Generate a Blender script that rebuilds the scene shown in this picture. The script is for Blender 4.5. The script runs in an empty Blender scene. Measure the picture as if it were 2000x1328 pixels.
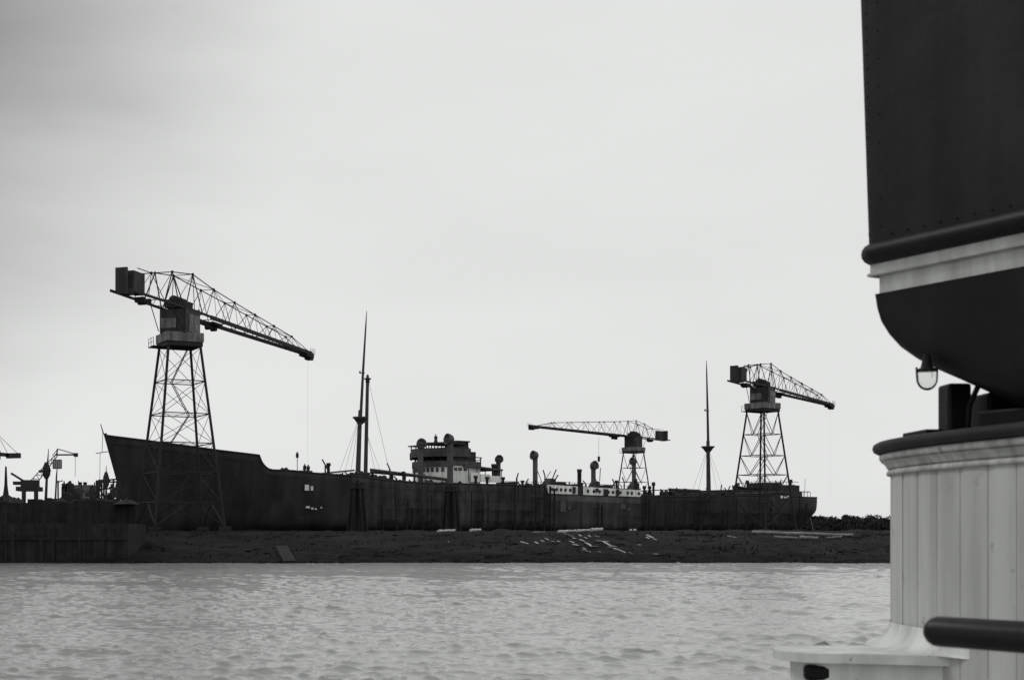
import bpy, math, random
import numpy as np
from mathutils import Vector, Matrix

R = math.radians
random.seed(7)
rng = np.random.default_rng(7)
scene = bpy.context.scene
col = scene.collection

# ------------------------------------------------------------------ camera
EYE = 3.1            # eye height above the river, metres
F = 1900.0           # focal length in pixels of a 2000 px wide picture
HOR = 858.0          # picture row of the horizon
cam_d = bpy.data.cameras.new('camera')
cam = bpy.data.objects.new('camera', cam_d)
col.objects.link(cam)
cam.location = (0, 0, EYE)
cam.rotation_euler = (R(90), 0, 0)
cam_d.sensor_width = 36.0
VIEW = (482.0, 1872.0, 134.0)        # left, right and top of the view in the picture's pixel grid
VW = VIEW[1] - VIEW[0]
VH = VW * 679.0 / 1024.0
cam_d.lens = 36.0 * F / VW
cam_d.shift_x = ((VIEW[0] + VIEW[1]) / 2 - 1000.0) / VW
cam_d.shift_y = (HOR - (VIEW[2] + VH / 2)) / VW
cam_d.dof.use_dof = True            # focused on the shipyard, the near deckhouse a little soft
cam_d.dof.focus_distance = 190.0
cam_d.dof.aperture_fstop = 9.0
cam_d.clip_start = 0.05
cam_d.clip_end = 12000
scene.camera = cam

# ------------------------------------------------------------------ sky, sun, exposure
SUN_AZ, SUN_EL = R(302), R(40)      # azimuth measured from +Y clockwise
world = bpy.data.worlds.new('World')
scene.world = world
world.use_nodes = True
wt = world.node_tree
wt.nodes.clear()
wn = wt.nodes.new
w_out = wn('ShaderNodeOutputWorld')
w_bg = wn('ShaderNodeBackground')
w_sky = wn('ShaderNodeTexSky')
w_sky.sky_type = 'NISHITA'
w_sky.sun_disc = False
w_sky.sun_elevation = SUN_EL
w_sky.sun_rotation = SUN_AZ
w_bw = wn('ShaderNodeRGBToBW')
w_tc = wn('ShaderNodeTexCoord')
w_map = wn('ShaderNodeMapping')
w_map.inputs['Scale'].default_value = (1.0, 1.0, 3.4)
w_map.inputs['Location'].default_value = (0.35, 0.0, 0.2)
w_n1 = wn('ShaderNodeTexNoise')
w_n1.inputs['Scale'].default_value = 2.2
w_n1.inputs['Detail'].default_value = 5
w_n1.inputs['Roughness'].default_value = 0.45
w_n2 = wn('ShaderNodeTexNoise')
w_n2.inputs['Scale'].default_value = 4.5
w_n2.inputs['Detail'].default_value = 4
w_n2.inputs['Roughness'].default_value = 0.5
w_r1 = wn('ShaderNodeMapRange')
w_r1.interpolation_type = 'SMOOTHSTEP'
w_r1.inputs['From Min'].default_value = 0.62
w_r1.inputs['From Max'].default_value = 0.85
w_r1.inputs['To Min'].default_value = 7.6
w_r1.inputs['To Max'].default_value = 1.5
w_dot = wn('ShaderNodeVectorMath'); w_dot.operation = 'DOT_PRODUCT'      # the cloud cover thickens towards the upper left
w_dot.inputs[1].default_value = (-0.70, 0.45, 0.55)
w_ns = wn('ShaderNodeMath'); w_ns.operation = 'MULTIPLY_ADD'
w_ns.inputs[1].default_value = 0.2
w_add = wn('ShaderNodeMath'); w_add.operation = 'ADD'
w_add.inputs[1].default_value = -0.1
w_r2 = wn('ShaderNodeMapRange')
w_r2.inputs['From Min'].default_value = 0.35
w_r2.inputs['From Max'].default_value = 0.65
w_r2.inputs['To Min'].default_value = 0.975
w_r2.inputs['To Max'].default_value = 1.015
w_mul = wn('ShaderNodeMath'); w_mul.operation = 'MULTIPLY'
w_mix = wn('ShaderNodeMix'); w_mix.data_type = 'FLOAT'
w_mix.inputs['Factor'].default_value = 0.93
w_tint = wn('ShaderNodeMix'); w_tint.data_type = 'RGBA'; w_tint.blend_type = 'MULTIPLY'
w_tint.inputs['Factor'].default_value = 1.0
w_tint.inputs['B'].default_value = (0.985, 1.0, 0.985, 1)
L = wt.links.new
L(w_tc.outputs['Generated'], w_map.inputs['Vector'])
L(w_map.outputs['Vector'], w_n1.inputs['Vector'])
L(w_map.outputs['Vector'], w_n2.inputs['Vector'])
L(w_tc.outputs['Generated'], w_dot.inputs[0])
L(w_n1.outputs['Fac'], w_ns.inputs[0])
L(w_dot.outputs['Value'], w_ns.inputs[2])
L(w_ns.outputs['Value'], w_add.inputs[0])
L(w_add.outputs['Value'], w_r1.inputs['Value'])
L(w_n2.outputs['Fac'], w_r2.inputs['Value'])
L(w_r1.outputs['Result'], w_mul.inputs[0])
L(w_r2.outputs['Result'], w_mul.inputs[1])
L(w_sky.outputs['Color'], w_bw.inputs['Color'])
L(w_bw.outputs['Val'], w_mix.inputs['A'])
L(w_mul.outputs['Value'], w_mix.inputs['B'])
L(w_mix.outputs['Result'], w_tint.inputs['A'])
L(w_tint.outputs['Result'], w_bg.inputs['Color'])
w_bg.inputs['Strength'].default_value = 0.105
L(w_bg.outputs['Background'], w_out.inputs['Surface'])

sun_d = bpy.data.lights.new('sun', 'SUN')
sun_d.energy = 0.9
sun_d.angle = R(18)
sun_d.color = (1.0, 0.995, 0.98)
sun = bpy.data.objects.new('sun', sun_d)
col.objects.link(sun)
sv = Vector((math.sin(SUN_AZ) * math.cos(SUN_EL), math.cos(SUN_AZ) * math.cos(SUN_EL), math.sin(SUN_EL)))
sun.rotation_euler = (-sv).to_track_quat('-Z', 'Y').to_euler()
sun.location = sv * 500

vs = scene.view_settings
vs.view_transform = 'Standard'
vs.look = 'None'
vs.exposure = 0.0
vs.gamma = 1.0
vs.use_curve_mapping = False

# ------------------------------------------------------------------ materials
def grey(v):
    return (v * 0.985, v, v * 0.975, 1.0)

MAT = {}
def material(name, v, rough=0.7, var=0.25, scale=3.0, stretch=(1, 1, 1), bump=0.0, bscale=20.0, streak=0.0, spec=0.3, chips=0.0, chip_scale=22.0):
    m = bpy.data.materials.new(name)
    m.use_nodes = True
    nt = m.node_tree
    b = nt.nodes['Principled BSDF']
    b.inputs['Roughness'].default_value = rough
    b.inputs['Specular IOR Level'].default_value = spec
    tc = nt.nodes.new('ShaderNodeTexCoord')
    mp = nt.nodes.new('ShaderNodeMapping')
    mp.inputs['Scale'].default_value = stretch
    no = nt.nodes.new('ShaderNodeTexNoise')
    no.inputs['Scale'].default_value = scale
    no.inputs['Detail'].default_value = 6
    no.inputs['Roughness'].default_value = 0.6
    cr = nt.nodes.new('ShaderNodeValToRGB')
    cr.color_ramp.elements[0].position = 0.3
    cr.color_ramp.elements[1].position = 0.7
    cr.color_ramp.elements[0].color = grey(v * (1 - var))
    cr.color_ramp.elements[1].color = grey(min(0.95, v * (1 + var)))
    l = nt.links.new
    geo = nt.nodes.new('ShaderNodeNewGeometry')
    l(geo.outputs['Position'], mp.inputs['Vector'])
    l(mp.outputs['Vector'], no.inputs['Vector'])
    l(no.outputs['Fac'], cr.inputs['Fac'])
    last = cr.outputs['Color']
    if streak > 0:
        mp2 = nt.nodes.new('ShaderNodeMapping')
        mp2.inputs['Scale'].default_value = (1.0, 1.0, 0.06)
        n2 = nt.nodes.new('ShaderNodeTexNoise')
        n2.inputs['Scale'].default_value = scale * 2.2
        n2.inputs['Detail'].default_value = 5
        r2 = nt.nodes.new('ShaderNodeMapRange')
        r2.inputs['From Min'].default_value = 0.38
        r2.inputs['From Max'].default_value = 0.62
        r2.inputs['To Min'].default_value = 1 - streak
        r2.inputs['To Max'].default_value = 1 + streak * 0.4
        mx = nt.nodes.new('ShaderNodeVectorMath'); mx.operation = 'SCALE'
        l(geo.outputs['Position'], mp2.inputs['Vector'])
        l(mp2.outputs['Vector'], n2.inputs['Vector'])
        l(n2.outputs['Fac'], r2.inputs['Value'])
        l(last, mx.inputs[0]); l(r2.outputs['Result'], mx.inputs['Scale'])
        last = mx.outputs['Vector']
    if chips > 0:
        nc = nt.nodes.new('ShaderNodeTexNoise')
        nc.inputs['Scale'].default_value = chip_scale
        nc.inputs['Detail'].default_value = 8
        nc.inputs['Roughness'].default_value = 0.7
        rc_ = nt.nodes.new('ShaderNodeMapRange')
        rc_.inputs['From Min'].default_value = 0.615
        rc_.inputs['From Max'].default_value = 0.66
        rc_.inputs['To Min'].default_value = 0.0
        rc_.inputs['To Max'].default_value = chips
        mc = nt.nodes.new('ShaderNodeMix'); mc.data_type = 'RGBA'
        mc.inputs['B'].default_value = grey(v * 0.35)
        l(geo.outputs['Position'], nc.inputs['Vector'])
        l(nc.outputs['Fac'], rc_.inputs['Value'])
        l(rc_.outputs['Result'], mc.inputs['Factor'])
        l(last, mc.inputs['A'])
        last = mc.outputs['Result']
    l(last, b.inputs['Base Color'])
    if bump > 0:
        nb = nt.nodes.new('ShaderNodeTexNoise')
        nb.inputs['Scale'].default_value = bscale
        nb.inputs['Detail'].default_value = 4
        bp = nt.nodes.new('ShaderNodeBump')
        bp.inputs['Strength'].default_value = bump
        bp.inputs['Distance'].default_value = 1.0 / bscale
        l(mp.outputs['Vector'], nb.inputs['Vector'])
        l(nb.outputs['Fac'], bp.inputs['Height'])
        l(bp.outputs['Normal'], b.inputs['Normal'])
    MAT[name] = m
    return m

material('crane_steel', 0.018, 0.75, 0.3, 1.2)
material('crane_panel', 0.15, 0.7, 0.45, 0.9, streak=0.4)
material('crane_house', 0.035, 0.7, 0.4, 0.8, streak=0.3)
material('hull_black', 0.025, 0.75, 0.4, 0.35, streak=0.35)
material('hull_worn', 0.042, 0.85, 0.5, 0.5, streak=0.45)
material('hull_band', 0.085, 0.75, 0.4, 0.5, streak=0.4)
material('ship_dark', 0.03, 0.75, 0.4, 0.8)
material('ship_grey', 0.075, 0.7, 0.35, 0.8, streak=0.3)
material('ship_white', 0.85, 0.6, 0.12, 0.7, streak=0.28)
material('ship_glass', 0.02, 0.2, 0.2, 2.0, spec=0.5)
material('vent_paint', 0.08, 0.6, 0.3, 0.8)
material('mast_paint', 0.05, 0.7, 0.3, 0.8)
material('bank_soil', 0.0145, 0.95, 0.6, 0.16, stretch=(0.4, 1, 1), bump=0.35, bscale=0.8, spec=0.1)
material('timber_dark', 0.017, 0.9, 0.4, 1.0, streak=0.4)
material('timber_pale', 0.42, 0.85, 0.35, 1.6)
material('timber_grey', 0.2, 0.9, 0.4, 0.8)
material('far_pale', 0.15, 0.8, 0.3, 0.25)
material('far_dark', 0.035, 0.9, 0.4, 0.3)
material('leaf_dark', 0.022, 0.9, 0.45, 0.12)
material('bark', 0.04, 0.9, 0.3, 1.0)
material('cloth_dark', 0.03, 0.9, 0.2, 8.0)
material('house_white', 0.52, 0.5, 0.12, 6.0, stretch=(1, 1, 0.3), bump=0.12, bscale=90, streak=0.16, spec=0.35, chips=0.5, chip_scale=16)
material('house_trim', 0.48, 0.5, 0.22, 14.0, bump=0.25, bscale=90, streak=0.2, chips=0.7, chip_scale=20)
material('rail_white', 0.72, 0.5, 0.10, 5.0, bump=0.12, bscale=80, streak=0.18, spec=0.35, chips=0.6, chip_scale=14)
material('boat_black', 0.008, 0.5, 0.4, 5.0, bump=0.03, bscale=25, streak=0.3, spec=0.2)
material('boat_plate', 0.016, 0.6, 0.4, 3.0, bump=0.04, bscale=18, streak=0.35, spec=0.2, chips=0.0)
material('boat_strake', 0.55, 0.55, 0.16, 7.0, bump=0.1, bscale=60, streak=0.2)
material('roof_felt', 0.02, 0.7, 0.3, 9.0, bump=0.2, bscale=90)
material('rail_tar', 0.008, 0.45, 0.4, 30.0, bump=0.05, bscale=60, spec=0.3)
material('deck_wood', 0.3, 0.8, 0.2, 6.0, stretch=(1, 0.1, 1), bump=0.15, bscale=60)

# hull paint that changes along the ship (bare worn plates amidships, fresh black forward)
def wet_foot():
    """wet, weedy mud below the tide mark of the bank"""
    nt = MAT['bank_soil'].node_tree
    b = nt.nodes['Principled BSDF']
    src = b.inputs['Base Color'].links[0].from_socket
    geo = nt.nodes.new('ShaderNodeNewGeometry'); sx = nt.nodes.new('ShaderNodeSeparateXYZ')
    no = nt.nodes.new('ShaderNodeTexNoise'); no.inputs['Scale'].default_value = 0.5; no.inputs['Detail'].default_value = 5
    ad = nt.nodes.new('ShaderNodeMath'); ad.operation = 'MULTIPLY_ADD'; ad.inputs[1].default_value = 1.1
    mr = nt.nodes.new('ShaderNodeMapRange')
    mr.inputs['From Min'].default_value = 1.25; mr.inputs['From Max'].default_value = 1.55
    mr.inputs['To Min'].default_value = 0.6; mr.inputs['To Max'].default_value = 1.0
    sc_ = nt.nodes.new('ShaderNodeVectorMath'); sc_.operation = 'SCALE'
    l = nt.links.new
    l(geo.outputs['Position'], sx.inputs['Vector']); l(geo.outputs['Position'], no.inputs['Vector'])
    l(no.outputs['Fac'], ad.inputs[0]); l(sx.outputs['Z'], ad.inputs[2])
    l(ad.outputs['Value'], mr.inputs['Value'])
    l(src, sc_.inputs[0]); l(mr.outputs['Result'], sc_.inputs['Scale'])
    l(sc_.outputs['Vector'], b.inputs['Base Color'])
wet_foot()
def glass_mat():
    m = bpy.data.materials.new('clear_glass')
    m.use_nodes = True
    b = m.node_tree.nodes['Principled BSDF']
    b.inputs['Base Color'].default_value = (0.9, 0.92, 0.9, 1)
    b.inputs['Roughness'].default_value = 0.05
    b.inputs['Transmission Weight'].default_value = 0.9
    b.inputs['IOR'].default_value = 1.1
    MAT['clear_glass'] = m
glass_mat()

def water_mat():
    m = bpy.data.materials.new('river_water')
    m.use_nodes = True
    nt = m.node_tree
    b = nt.nodes['Principled BSDF']
    b.inputs['Base Color'].default_value = grey(0.29)
    b.inputs['Roughness'].default_value = 0.05
    b.inputs['IOR'].default_value = 1.62
    b.inputs['Specular IOR Level'].default_value = 0.5
    geo = nt.nodes.new('ShaderNodeNewGeometry')
    n1 = nt.nodes.new('ShaderNodeTexNoise')
    n1.inputs['Scale'].default_value = 4.0
    n1.inputs['Detail'].default_value = 6
    n1.inputs['Roughness'].default_value = 0.6
    bp = nt.nodes.new('ShaderNodeBump')
    bp.inputs['Strength'].default_value = 0.8
    bp.inputs['Distance'].default_value = 0.09
    l = nt.links.new
    l(geo.outputs['Position'], n1.inputs['Vector'])
    l(n1.outputs['Fac'], bp.inputs['Height'])
    sx = nt.nodes.new('ShaderNodeSeparateXYZ')
    mr = nt.nodes.new('ShaderNodeMapRange')          # ruffled water under the bank, smoother swell in mid-river
    mr.inputs['From Min'].default_value = 40.0
    mr.inputs['From Max'].default_value = 130.0
    mr.inputs['To Min'].default_value = 0.45
    mr.inputs['To Max'].default_value = 1.0
    l(geo.outputs['Position'], sx.inputs['Vector'])
    l(sx.outputs['Y'], mr.inputs['Value'])
    l(mr.outputs['Result'], bp.inputs['Strength'])
    l(bp.outputs['Normal'], b.inputs['Normal'])
    MAT['river_water'] = m
water_mat()

# ------------------------------------------------------------------ helpers
def at(px, py, Y):
    """world point that stands at depth Y on the ray of a picture point"""
    return Vector(((px - 1000.0) / F * Y, Y, EYE + (HOR - py) / F * Y))

BASE = {}
def base_of(o):
    return BASE.get(o.name, Vector((0, 0, 0))) if o else Vector((0, 0, 0))

def tag(o, label=None, cat=None, group=None, kind=None):
    if label: o['label'] = label
    if cat: o['category'] = cat
    if group: o['group'] = group
    if kind: o['kind'] = kind
    return o

def thing(name, loc, label, cat, group=None):
    o = bpy.data.objects.new(name, None)
    o.empty_display_size = 0.3
    col.objects.link(o)
    o.location = loc
    BASE[o.name] = Vector(loc)
    return tag(o, label, cat, group)

def link_mesh(name, me, mat, parent=None, base=None):
    o = bpy.data.objects.new(name, me)
    col.objects.link(o)
    if mat is not None and not me.materials:
        me.materials.append(MAT[mat])
    if parent is not None:
        o.parent = parent
        BASE[o.name] = base_of(parent)
        if base is not None:                # the parent is a part at its thing's base
            BASE[o.name] = base
    return o

class MB:
    """collects primitives in world coordinates, builds one mesh object"""
    def __init__(self):
        self.v = []; self.f = []; self.smooth = []
    def add(self, verts, faces, smooth=False):
        o = len(self.v)
        self.v += [tuple(p) for p in verts]
        self.f += [tuple(i + o for i in f) for f in faces]
        self.smooth += [smooth] * len(faces)
        return self
    def box(self, c, size, X=Vector((1, 0, 0)), Yv=None, Z=Vector((0, 0, 1)), taper=1.0):
        c = Vector(c); X = Vector(X).normalized(); Z = Vector(Z).normalized()
        Yv = Vector(Yv).normalized() if Yv is not None else Z.cross(X).normalized()
        a, b, d = size[0] / 2, size[1] / 2, size[2] / 2
        vs_ = []
        for sz in (-1, 1):
            t = taper if sz > 0 else 1.0
            for sx, sy in ((-1, -1), (1, -1), (1, 1), (-1, 1)):
                vs_.append(c + X * a * sx * t + Yv * b * sy * t + Z * d * sz)
        return self.add(vs_, [(3, 2, 1, 0), (4, 5, 6, 7), (0, 1, 5, 4), (1, 2, 6, 5), (2, 3, 7, 6), (3, 0, 4, 7)])
    def beam(self, p, q, w, h, up=Vector((0, 0, 1))):
        p = Vector(p); q = Vector(q); d = q - p
        X = d.normalized()
        Yv = up.cross(X)
        if Yv.length < 1e-4: Yv = Vector((1, 0, 0))
        Yv.normalize(); Z = X.cross(Yv)
        return self.box((p + q) / 2, (d.length, w, h), X, Yv, Z)
    def tube(self, p, q, r1, r2=None, n=8, caps=True):
        return self.path([p, q], [r1, r1 if r2 is None else r2], n, caps)
    def path(self, pts, rad, n=8, caps=True, close=False):
        pts = [Vector(p) for p in pts]
        if not isinstance(rad, (list, tuple)): rad = [rad] * len(pts)
        vs_ = []; fs = []
        ref = None
        m = len(pts)
        for i, p in enumerate(pts):
            if close: t = pts[(i + 1) % m] - pts[i - 1]
            else: t = pts[min(i + 1, m - 1)] - pts[max(i - 1, 0)]
            t.normalize()
            if ref is None:
                ref = Vector((0, 0, 1)) if abs(t.z) < 0.9 else Vector((1, 0, 0))
            a = ref - t * ref.dot(t); a.normalize(); b = t.cross(a)
            ref = a
            for k in range(n):
                th = 2 * math.pi * k / n
                vs_.append(p + (a * math.cos(th) + b * math.sin(th)) * rad[i])
        for i in range(m if close else m - 1):
            j = (i + 1) % m
            for k in range(n):
                k2 = (k + 1) % n
                fs.append((i * n + k, i * n + k2, j * n + k2, j * n + k))
        self.add(vs_, fs, True)
        if caps and not close:
            self.add([vs_[k] for k in range(n)][::-1], [tuple(range(n))])
            self.add([vs_[(m - 1) * n + k] for k in range(n)], [tuple(range(n))])
        return self
    def lathe(self, c, prof, n=16, axis=Vector((0, 0, 1))):
        axis = Vector(axis).normalized()
        a = axis.orthogonal().normalized(); b = axis.cross(a)
        c = Vector(c); vs_ = []; fs = []
        for r, h in prof:
            for k in range(n):
                th = 2 * math.pi * k / n
                vs_.append(c + axis * h + (a * math.cos(th) + b * math.sin(th)) * max(r, 1e-4))
        for i in range(len(prof) - 1):
            for k in range(n):
                k2 = (k + 1) % n
                fs.append((i * n + k, i * n + k2, (i + 1) * n + k2, (i + 1) * n + k))
        return self.add(vs_, fs, True)
    def ball(self, c, r, n=10, sq=(1, 1, 1)):
        prof = []
        for i in range(7):
            th = -math.pi / 2 + math.pi * i / 6
            prof.append((r * math.cos(th), r * math.sin(th)))
        o = len(self.v)
        self.lathe((0, 0, 0), prof, n)
        for i in range(o, len(self.v)):
            p = self.v[i]
            self.v[i] = (c[0] + p[0] * sq[0], c[1] + p[1] * sq[1], c[2] + p[2] * sq[2])
        return self
    def grid(self, rows, smooth=True, close=False):
        n = len(rows[0]); vs_ = [p for r in rows for p in r]; fs = []
        for i in range(len(rows) - 1):
            for k in range(n if close else n - 1):
                k2 = (k + 1) % n
                fs.append((i * n + k, i * n + k2, (i + 1) * n + k2, (i + 1) * n + k))
        return self.add(vs_, fs, smooth)
    def mesh(self, name, base=Vector((0, 0, 0))):
        me = bpy.data.meshes.new(name)
        me.from_pydata([(p[0] - base[0], p[1] - base[1], p[2] - base[2]) for p in self.v], [], self.f)
        me.polygons.foreach_set('use_smooth', self.smooth)
        me.update()
        return me
    def build(self, name, mat, parent=None):
        b = base_of(parent)
        return link_mesh(name, self.mesh(name, b), mat, parent, b if parent else None)

# shared unit strut (length along z from 0 to 1, radius 1)
_units = {}
def unit_strut(mat, n=6):
    key = (mat, n)
    if key not in _units:
        mb = MB().tube((0, 0, 0), (0, 0, 1), 1.0, n=n)
        me = mb.mesh('strut')
        me.materials.append(MAT[mat])
        _units[key] = me
    return _units[key]

def strut(name, p, q, r, mat, parent, n=6):
    p = Vector(p); q = Vector(q); d = q - p
    o = bpy.data.objects.new(name, unit_strut(mat, n))
    col.objects.link(o)
    o.parent = parent
    b = base_of(parent)
    BASE[o.name] = b
    rot = d.to_track_quat('Z', 'Y').to_matrix().to_4x4()
    o.matrix_local = Matrix.Translation(p - b) @ rot @ Matrix.Diagonal((r, r, d.length, 1))
    return o

def unit_box(mat):
    key = ('box', mat)
    if key not in _units:
        me = MB().box((0, 0, 0), (1, 1, 1)).mesh('block')
        me.materials.append(MAT[mat])
        _units[key] = me
    return _units[key]

def block(name, c, size, mat, parent=None, X=Vector((1, 0, 0)), Z=Vector((0, 0, 1))):
    X = Vector(X).normalized(); Z = Vector(Z).normalized(); Yv = Z.cross(X).normalized(); Z = X.cross(Yv)
    o = bpy.data.objects.new(name, unit_box(mat))
    col.objects.link(o)
    b = base_of(parent)
    M = Matrix((X, Yv, Z)).transposed().to_4x4() @ Matrix.Diagonal((size[0], size[1], size[2], 1))
    if parent:
        o.parent = parent
        BASE[o.name] = b
    o.matrix_local = Matrix.Translation(Vector(c) - b) @ M
    return o

def bevel(o, w, seg=2):
    m = o.modifiers.new('bevel', 'BEVEL')
    m.width = w; m.segments = seg; m.limit_method = 'ANGLE'
    return o

def interp(x, xs, ys):
    return float(np.interp(x, xs, ys))

# ------------------------------------------------------------------ river
WAVE = 0.0046
CHOP = 1.5
def make_water():
    nr, na = 980, 880
    R0, R1, A0 = 16.0, 175.0, 33.0
    r = np.exp(np.linspace(math.log(R0), math.log(R1), nr))
    a = np.radians(np.linspace(-A0, A0, na))
    RR, AA = np.meshgrid(r, a, indexing='ij')
    X = RR * np.sin(AA); Y = RR * np.cos(AA)
    Z = np.zeros_like(X)
    cs = RR * max(math.log(R1 / R0) / nr, math.radians(2 * A0) / na)
    g = np.random.default_rng(3)
    DX = np.zeros_like(X); DY = np.zeros_like(X)
    # short-crested wind chop: many trains spread round one direction
    for i in range(150):
        lam = math.exp(g.uniform(math.log(0.2), math.log(1.7)))
        th = math.radians(g.normal(80, 36))
        k = 2 * math.pi / lam
        amp = WAVE * lam / (1 + (lam / 1.5) ** 2)
        ph = g.uniform(0, 6.283)
        fade = np.clip((lam / cs - 2.2) / 2.5, 0, 1)
        arg = k * (X * math.cos(th) + Y * math.sin(th)) + ph
        Z += fade * amp * np.sin(arg)
        cq = CHOP * fade * amp * np.cos(arg)
        DX += cq * math.cos(th); DY += cq * math.sin(th)
    sd = Z[RR < 60].std()
    Z = sd * 3.5 * (np.exp(0.25 * Z / sd) - 1.03)           # peaked crests, flat troughs
    gust = np.ones_like(X)
    for i in range(16):
        lam = g.uniform(5, 32); th = g.uniform(0, 6.283); k = 2 * math.pi / lam
        gust += 0.13 * np.sin(k * (X * math.cos(th) * 0.7 + Y * math.sin(th)) + g.uniform(0, 6.283))
    edge = np.clip(gust, 0.4, 1.5) * np.clip((RR - R0) / 2.0, 0, 1) * np.clip((R1 - RR) / 10.0, 0, 1) * np.clip((np.radians(A0) - np.abs(AA)) / 0.03, 0, 1)
    Z *= edge; X = X + DX * edge; Y = Y + DY * edge
    V = np.stack([X, Y, Z], -1).reshape(-1, 3)
    idx = np.arange(nr * na).reshape(nr, na)
    Q = np.stack([idx[:-1, :-1], idx[1:, :-1], idx[1:, 1:], idx[:-1, 1:]], -1).reshape(-1, 4)[:, ::-1]
    ex = []; ef = []
    nb = len(V)
    n = 37
    ring = [-A0 + i * 2 * A0 / (n - 1) for i in range(n)]
    for rad in (R1, 6000.0):
        for t in ring: ex.append((rad * math.sin(R(t)), rad * math.cos(R(t)), 0))
    for i in range(n - 1): ef.append((nb + i, nb + i + 1, nb + n + i + 1, nb + n + i))
    m = 41
    ring2 = [A0 + i * ((360 - 2 * A0) / (m - 1)) for i in range(m)]
    o2 = nb + len(ex)
    for rad in (R0, 6000.0):
        for t in ring2: ex.append((rad * math.sin(R(t)), rad * math.cos(R(t)), 0))
    for i in range(m - 1): ef.append((o2 + i, o2 + i + 1, o2 + m + i + 1, o2 + m + i))
    o3 = nb + len(ex)
    q = 60
    for i in range(q): ex.append((R0 * math.sin(i * 2 * math.pi / q), R0 * math.cos(i * 2 * math.pi / q), 0))
    ex.append((0, 0, 0))
    for i in range(q): ef.append((o3 + i, o3 + (i + 1) % q, o3 + q, o3 + q))
    ef = [f if f[2] != f[3] else f[:3] for f in ef]
    allv = np.concatenate([V, np.array(ex)]).astype(np.float32)
    loops = np.concatenate([Q.reshape(-1), np.array([i for f in ef for i in f[::-1]])]).astype(np.int32)
    sizes = np.concatenate([np.full(len(Q), 4), np.array([len(f) for f in ef])]).astype(np.int32)
    starts = np.concatenate([[0], np.cumsum(sizes)[:-1]]).astype(np.int32)
    me = bpy.data.meshes.new('river')
    me.vertices.add(len(allv)); me.vertices.foreach_set('co', allv.reshape(-1))
    me.loops.add(len(loops)); me.loops.foreach_set('vertex_index', loops)
    me.polygons.add(len(sizes)); me.polygons.foreach_set('loop_start', starts)
    me.polygons.foreach_set('use_smooth', np.ones(len(sizes), bool))
    me.update(calc_edges=True); me.validate()
    me.materials.append(MAT['river_water'])
    o = bpy.data.objects.new('river', me)
    col.objects.link(o)
    tag(o, 'grey choppy river water in front of the shipyard bank', 'water', kind='structure')
make_water()

# ------------------------------------------------------------------ bank and yard ground
GROUND = 3.55
def shore_y(x):
    return 150.5 + 1.2 * math.sin(x * 0.07) + 0.9 * math.sin(x * 0.31 + 1) + 0.7 * math.sin(x * 0.83 + 2) + 0.4 * math.sin(x * 2.1)

def ground_z(x, d):
    """height at distance d behind the waterline"""
    z = interp(d, [-3, 0, 3, 8, 14, 20, 26, 40, 3000], [-0.8, -0.06, 0.35, 1.05, 1.9, 2.75, 3.3, GROUND, GROUND])
    return z

def make_ground():
    xs = np.concatenate([np.linspace(-2600, -130, 24), np.linspace(-125, 140, 266), np.linspace(146, 2600, 24)])
    ds = [-3, -1.5, -0.6, 0, .5, 1, 1.6, 2.3, 3, 4, 5, 6, 7, 8.2, 9.5, 11, 12.5, 14, 16, 18, 20, 22, 24, 27, 31, 36, 42, 50, 70, 110, 200, 400, 1000, 3000]
    g = np.random.default_rng(11)
    rows = []
    for d in ds:
        row = []
        for x in xs:
            amp = 0.16 if 0 < d < 45 and -130 < x < 145 else 0.0
            n = amp * (math.sin(x * 0.9 + d * 1.3) * 0.35 + math.sin(x * 0.37 - d * 0.6 + 2) * 0.6) + (g.normal(0, 0.09) if amp else 0)
            if d <= 0.6: n += g.normal(0, 0.03) if amp or d > -2 else 0
            row.append((x, shore_y(x) + d, ground_z(x, d) + n))
        rows.append(row)
    o = MB().grid(rows).build('river_bank', 'bank_soil')
    tag(o, 'dark sloping earth bank and yard ground beneath the ship', 'bank', kind='structure')
make_ground()

# ------------------------------------------------------------------ cranes
RAIL = R(35.0)        # direction of the crane track and the ship, from +X towards +Y

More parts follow.
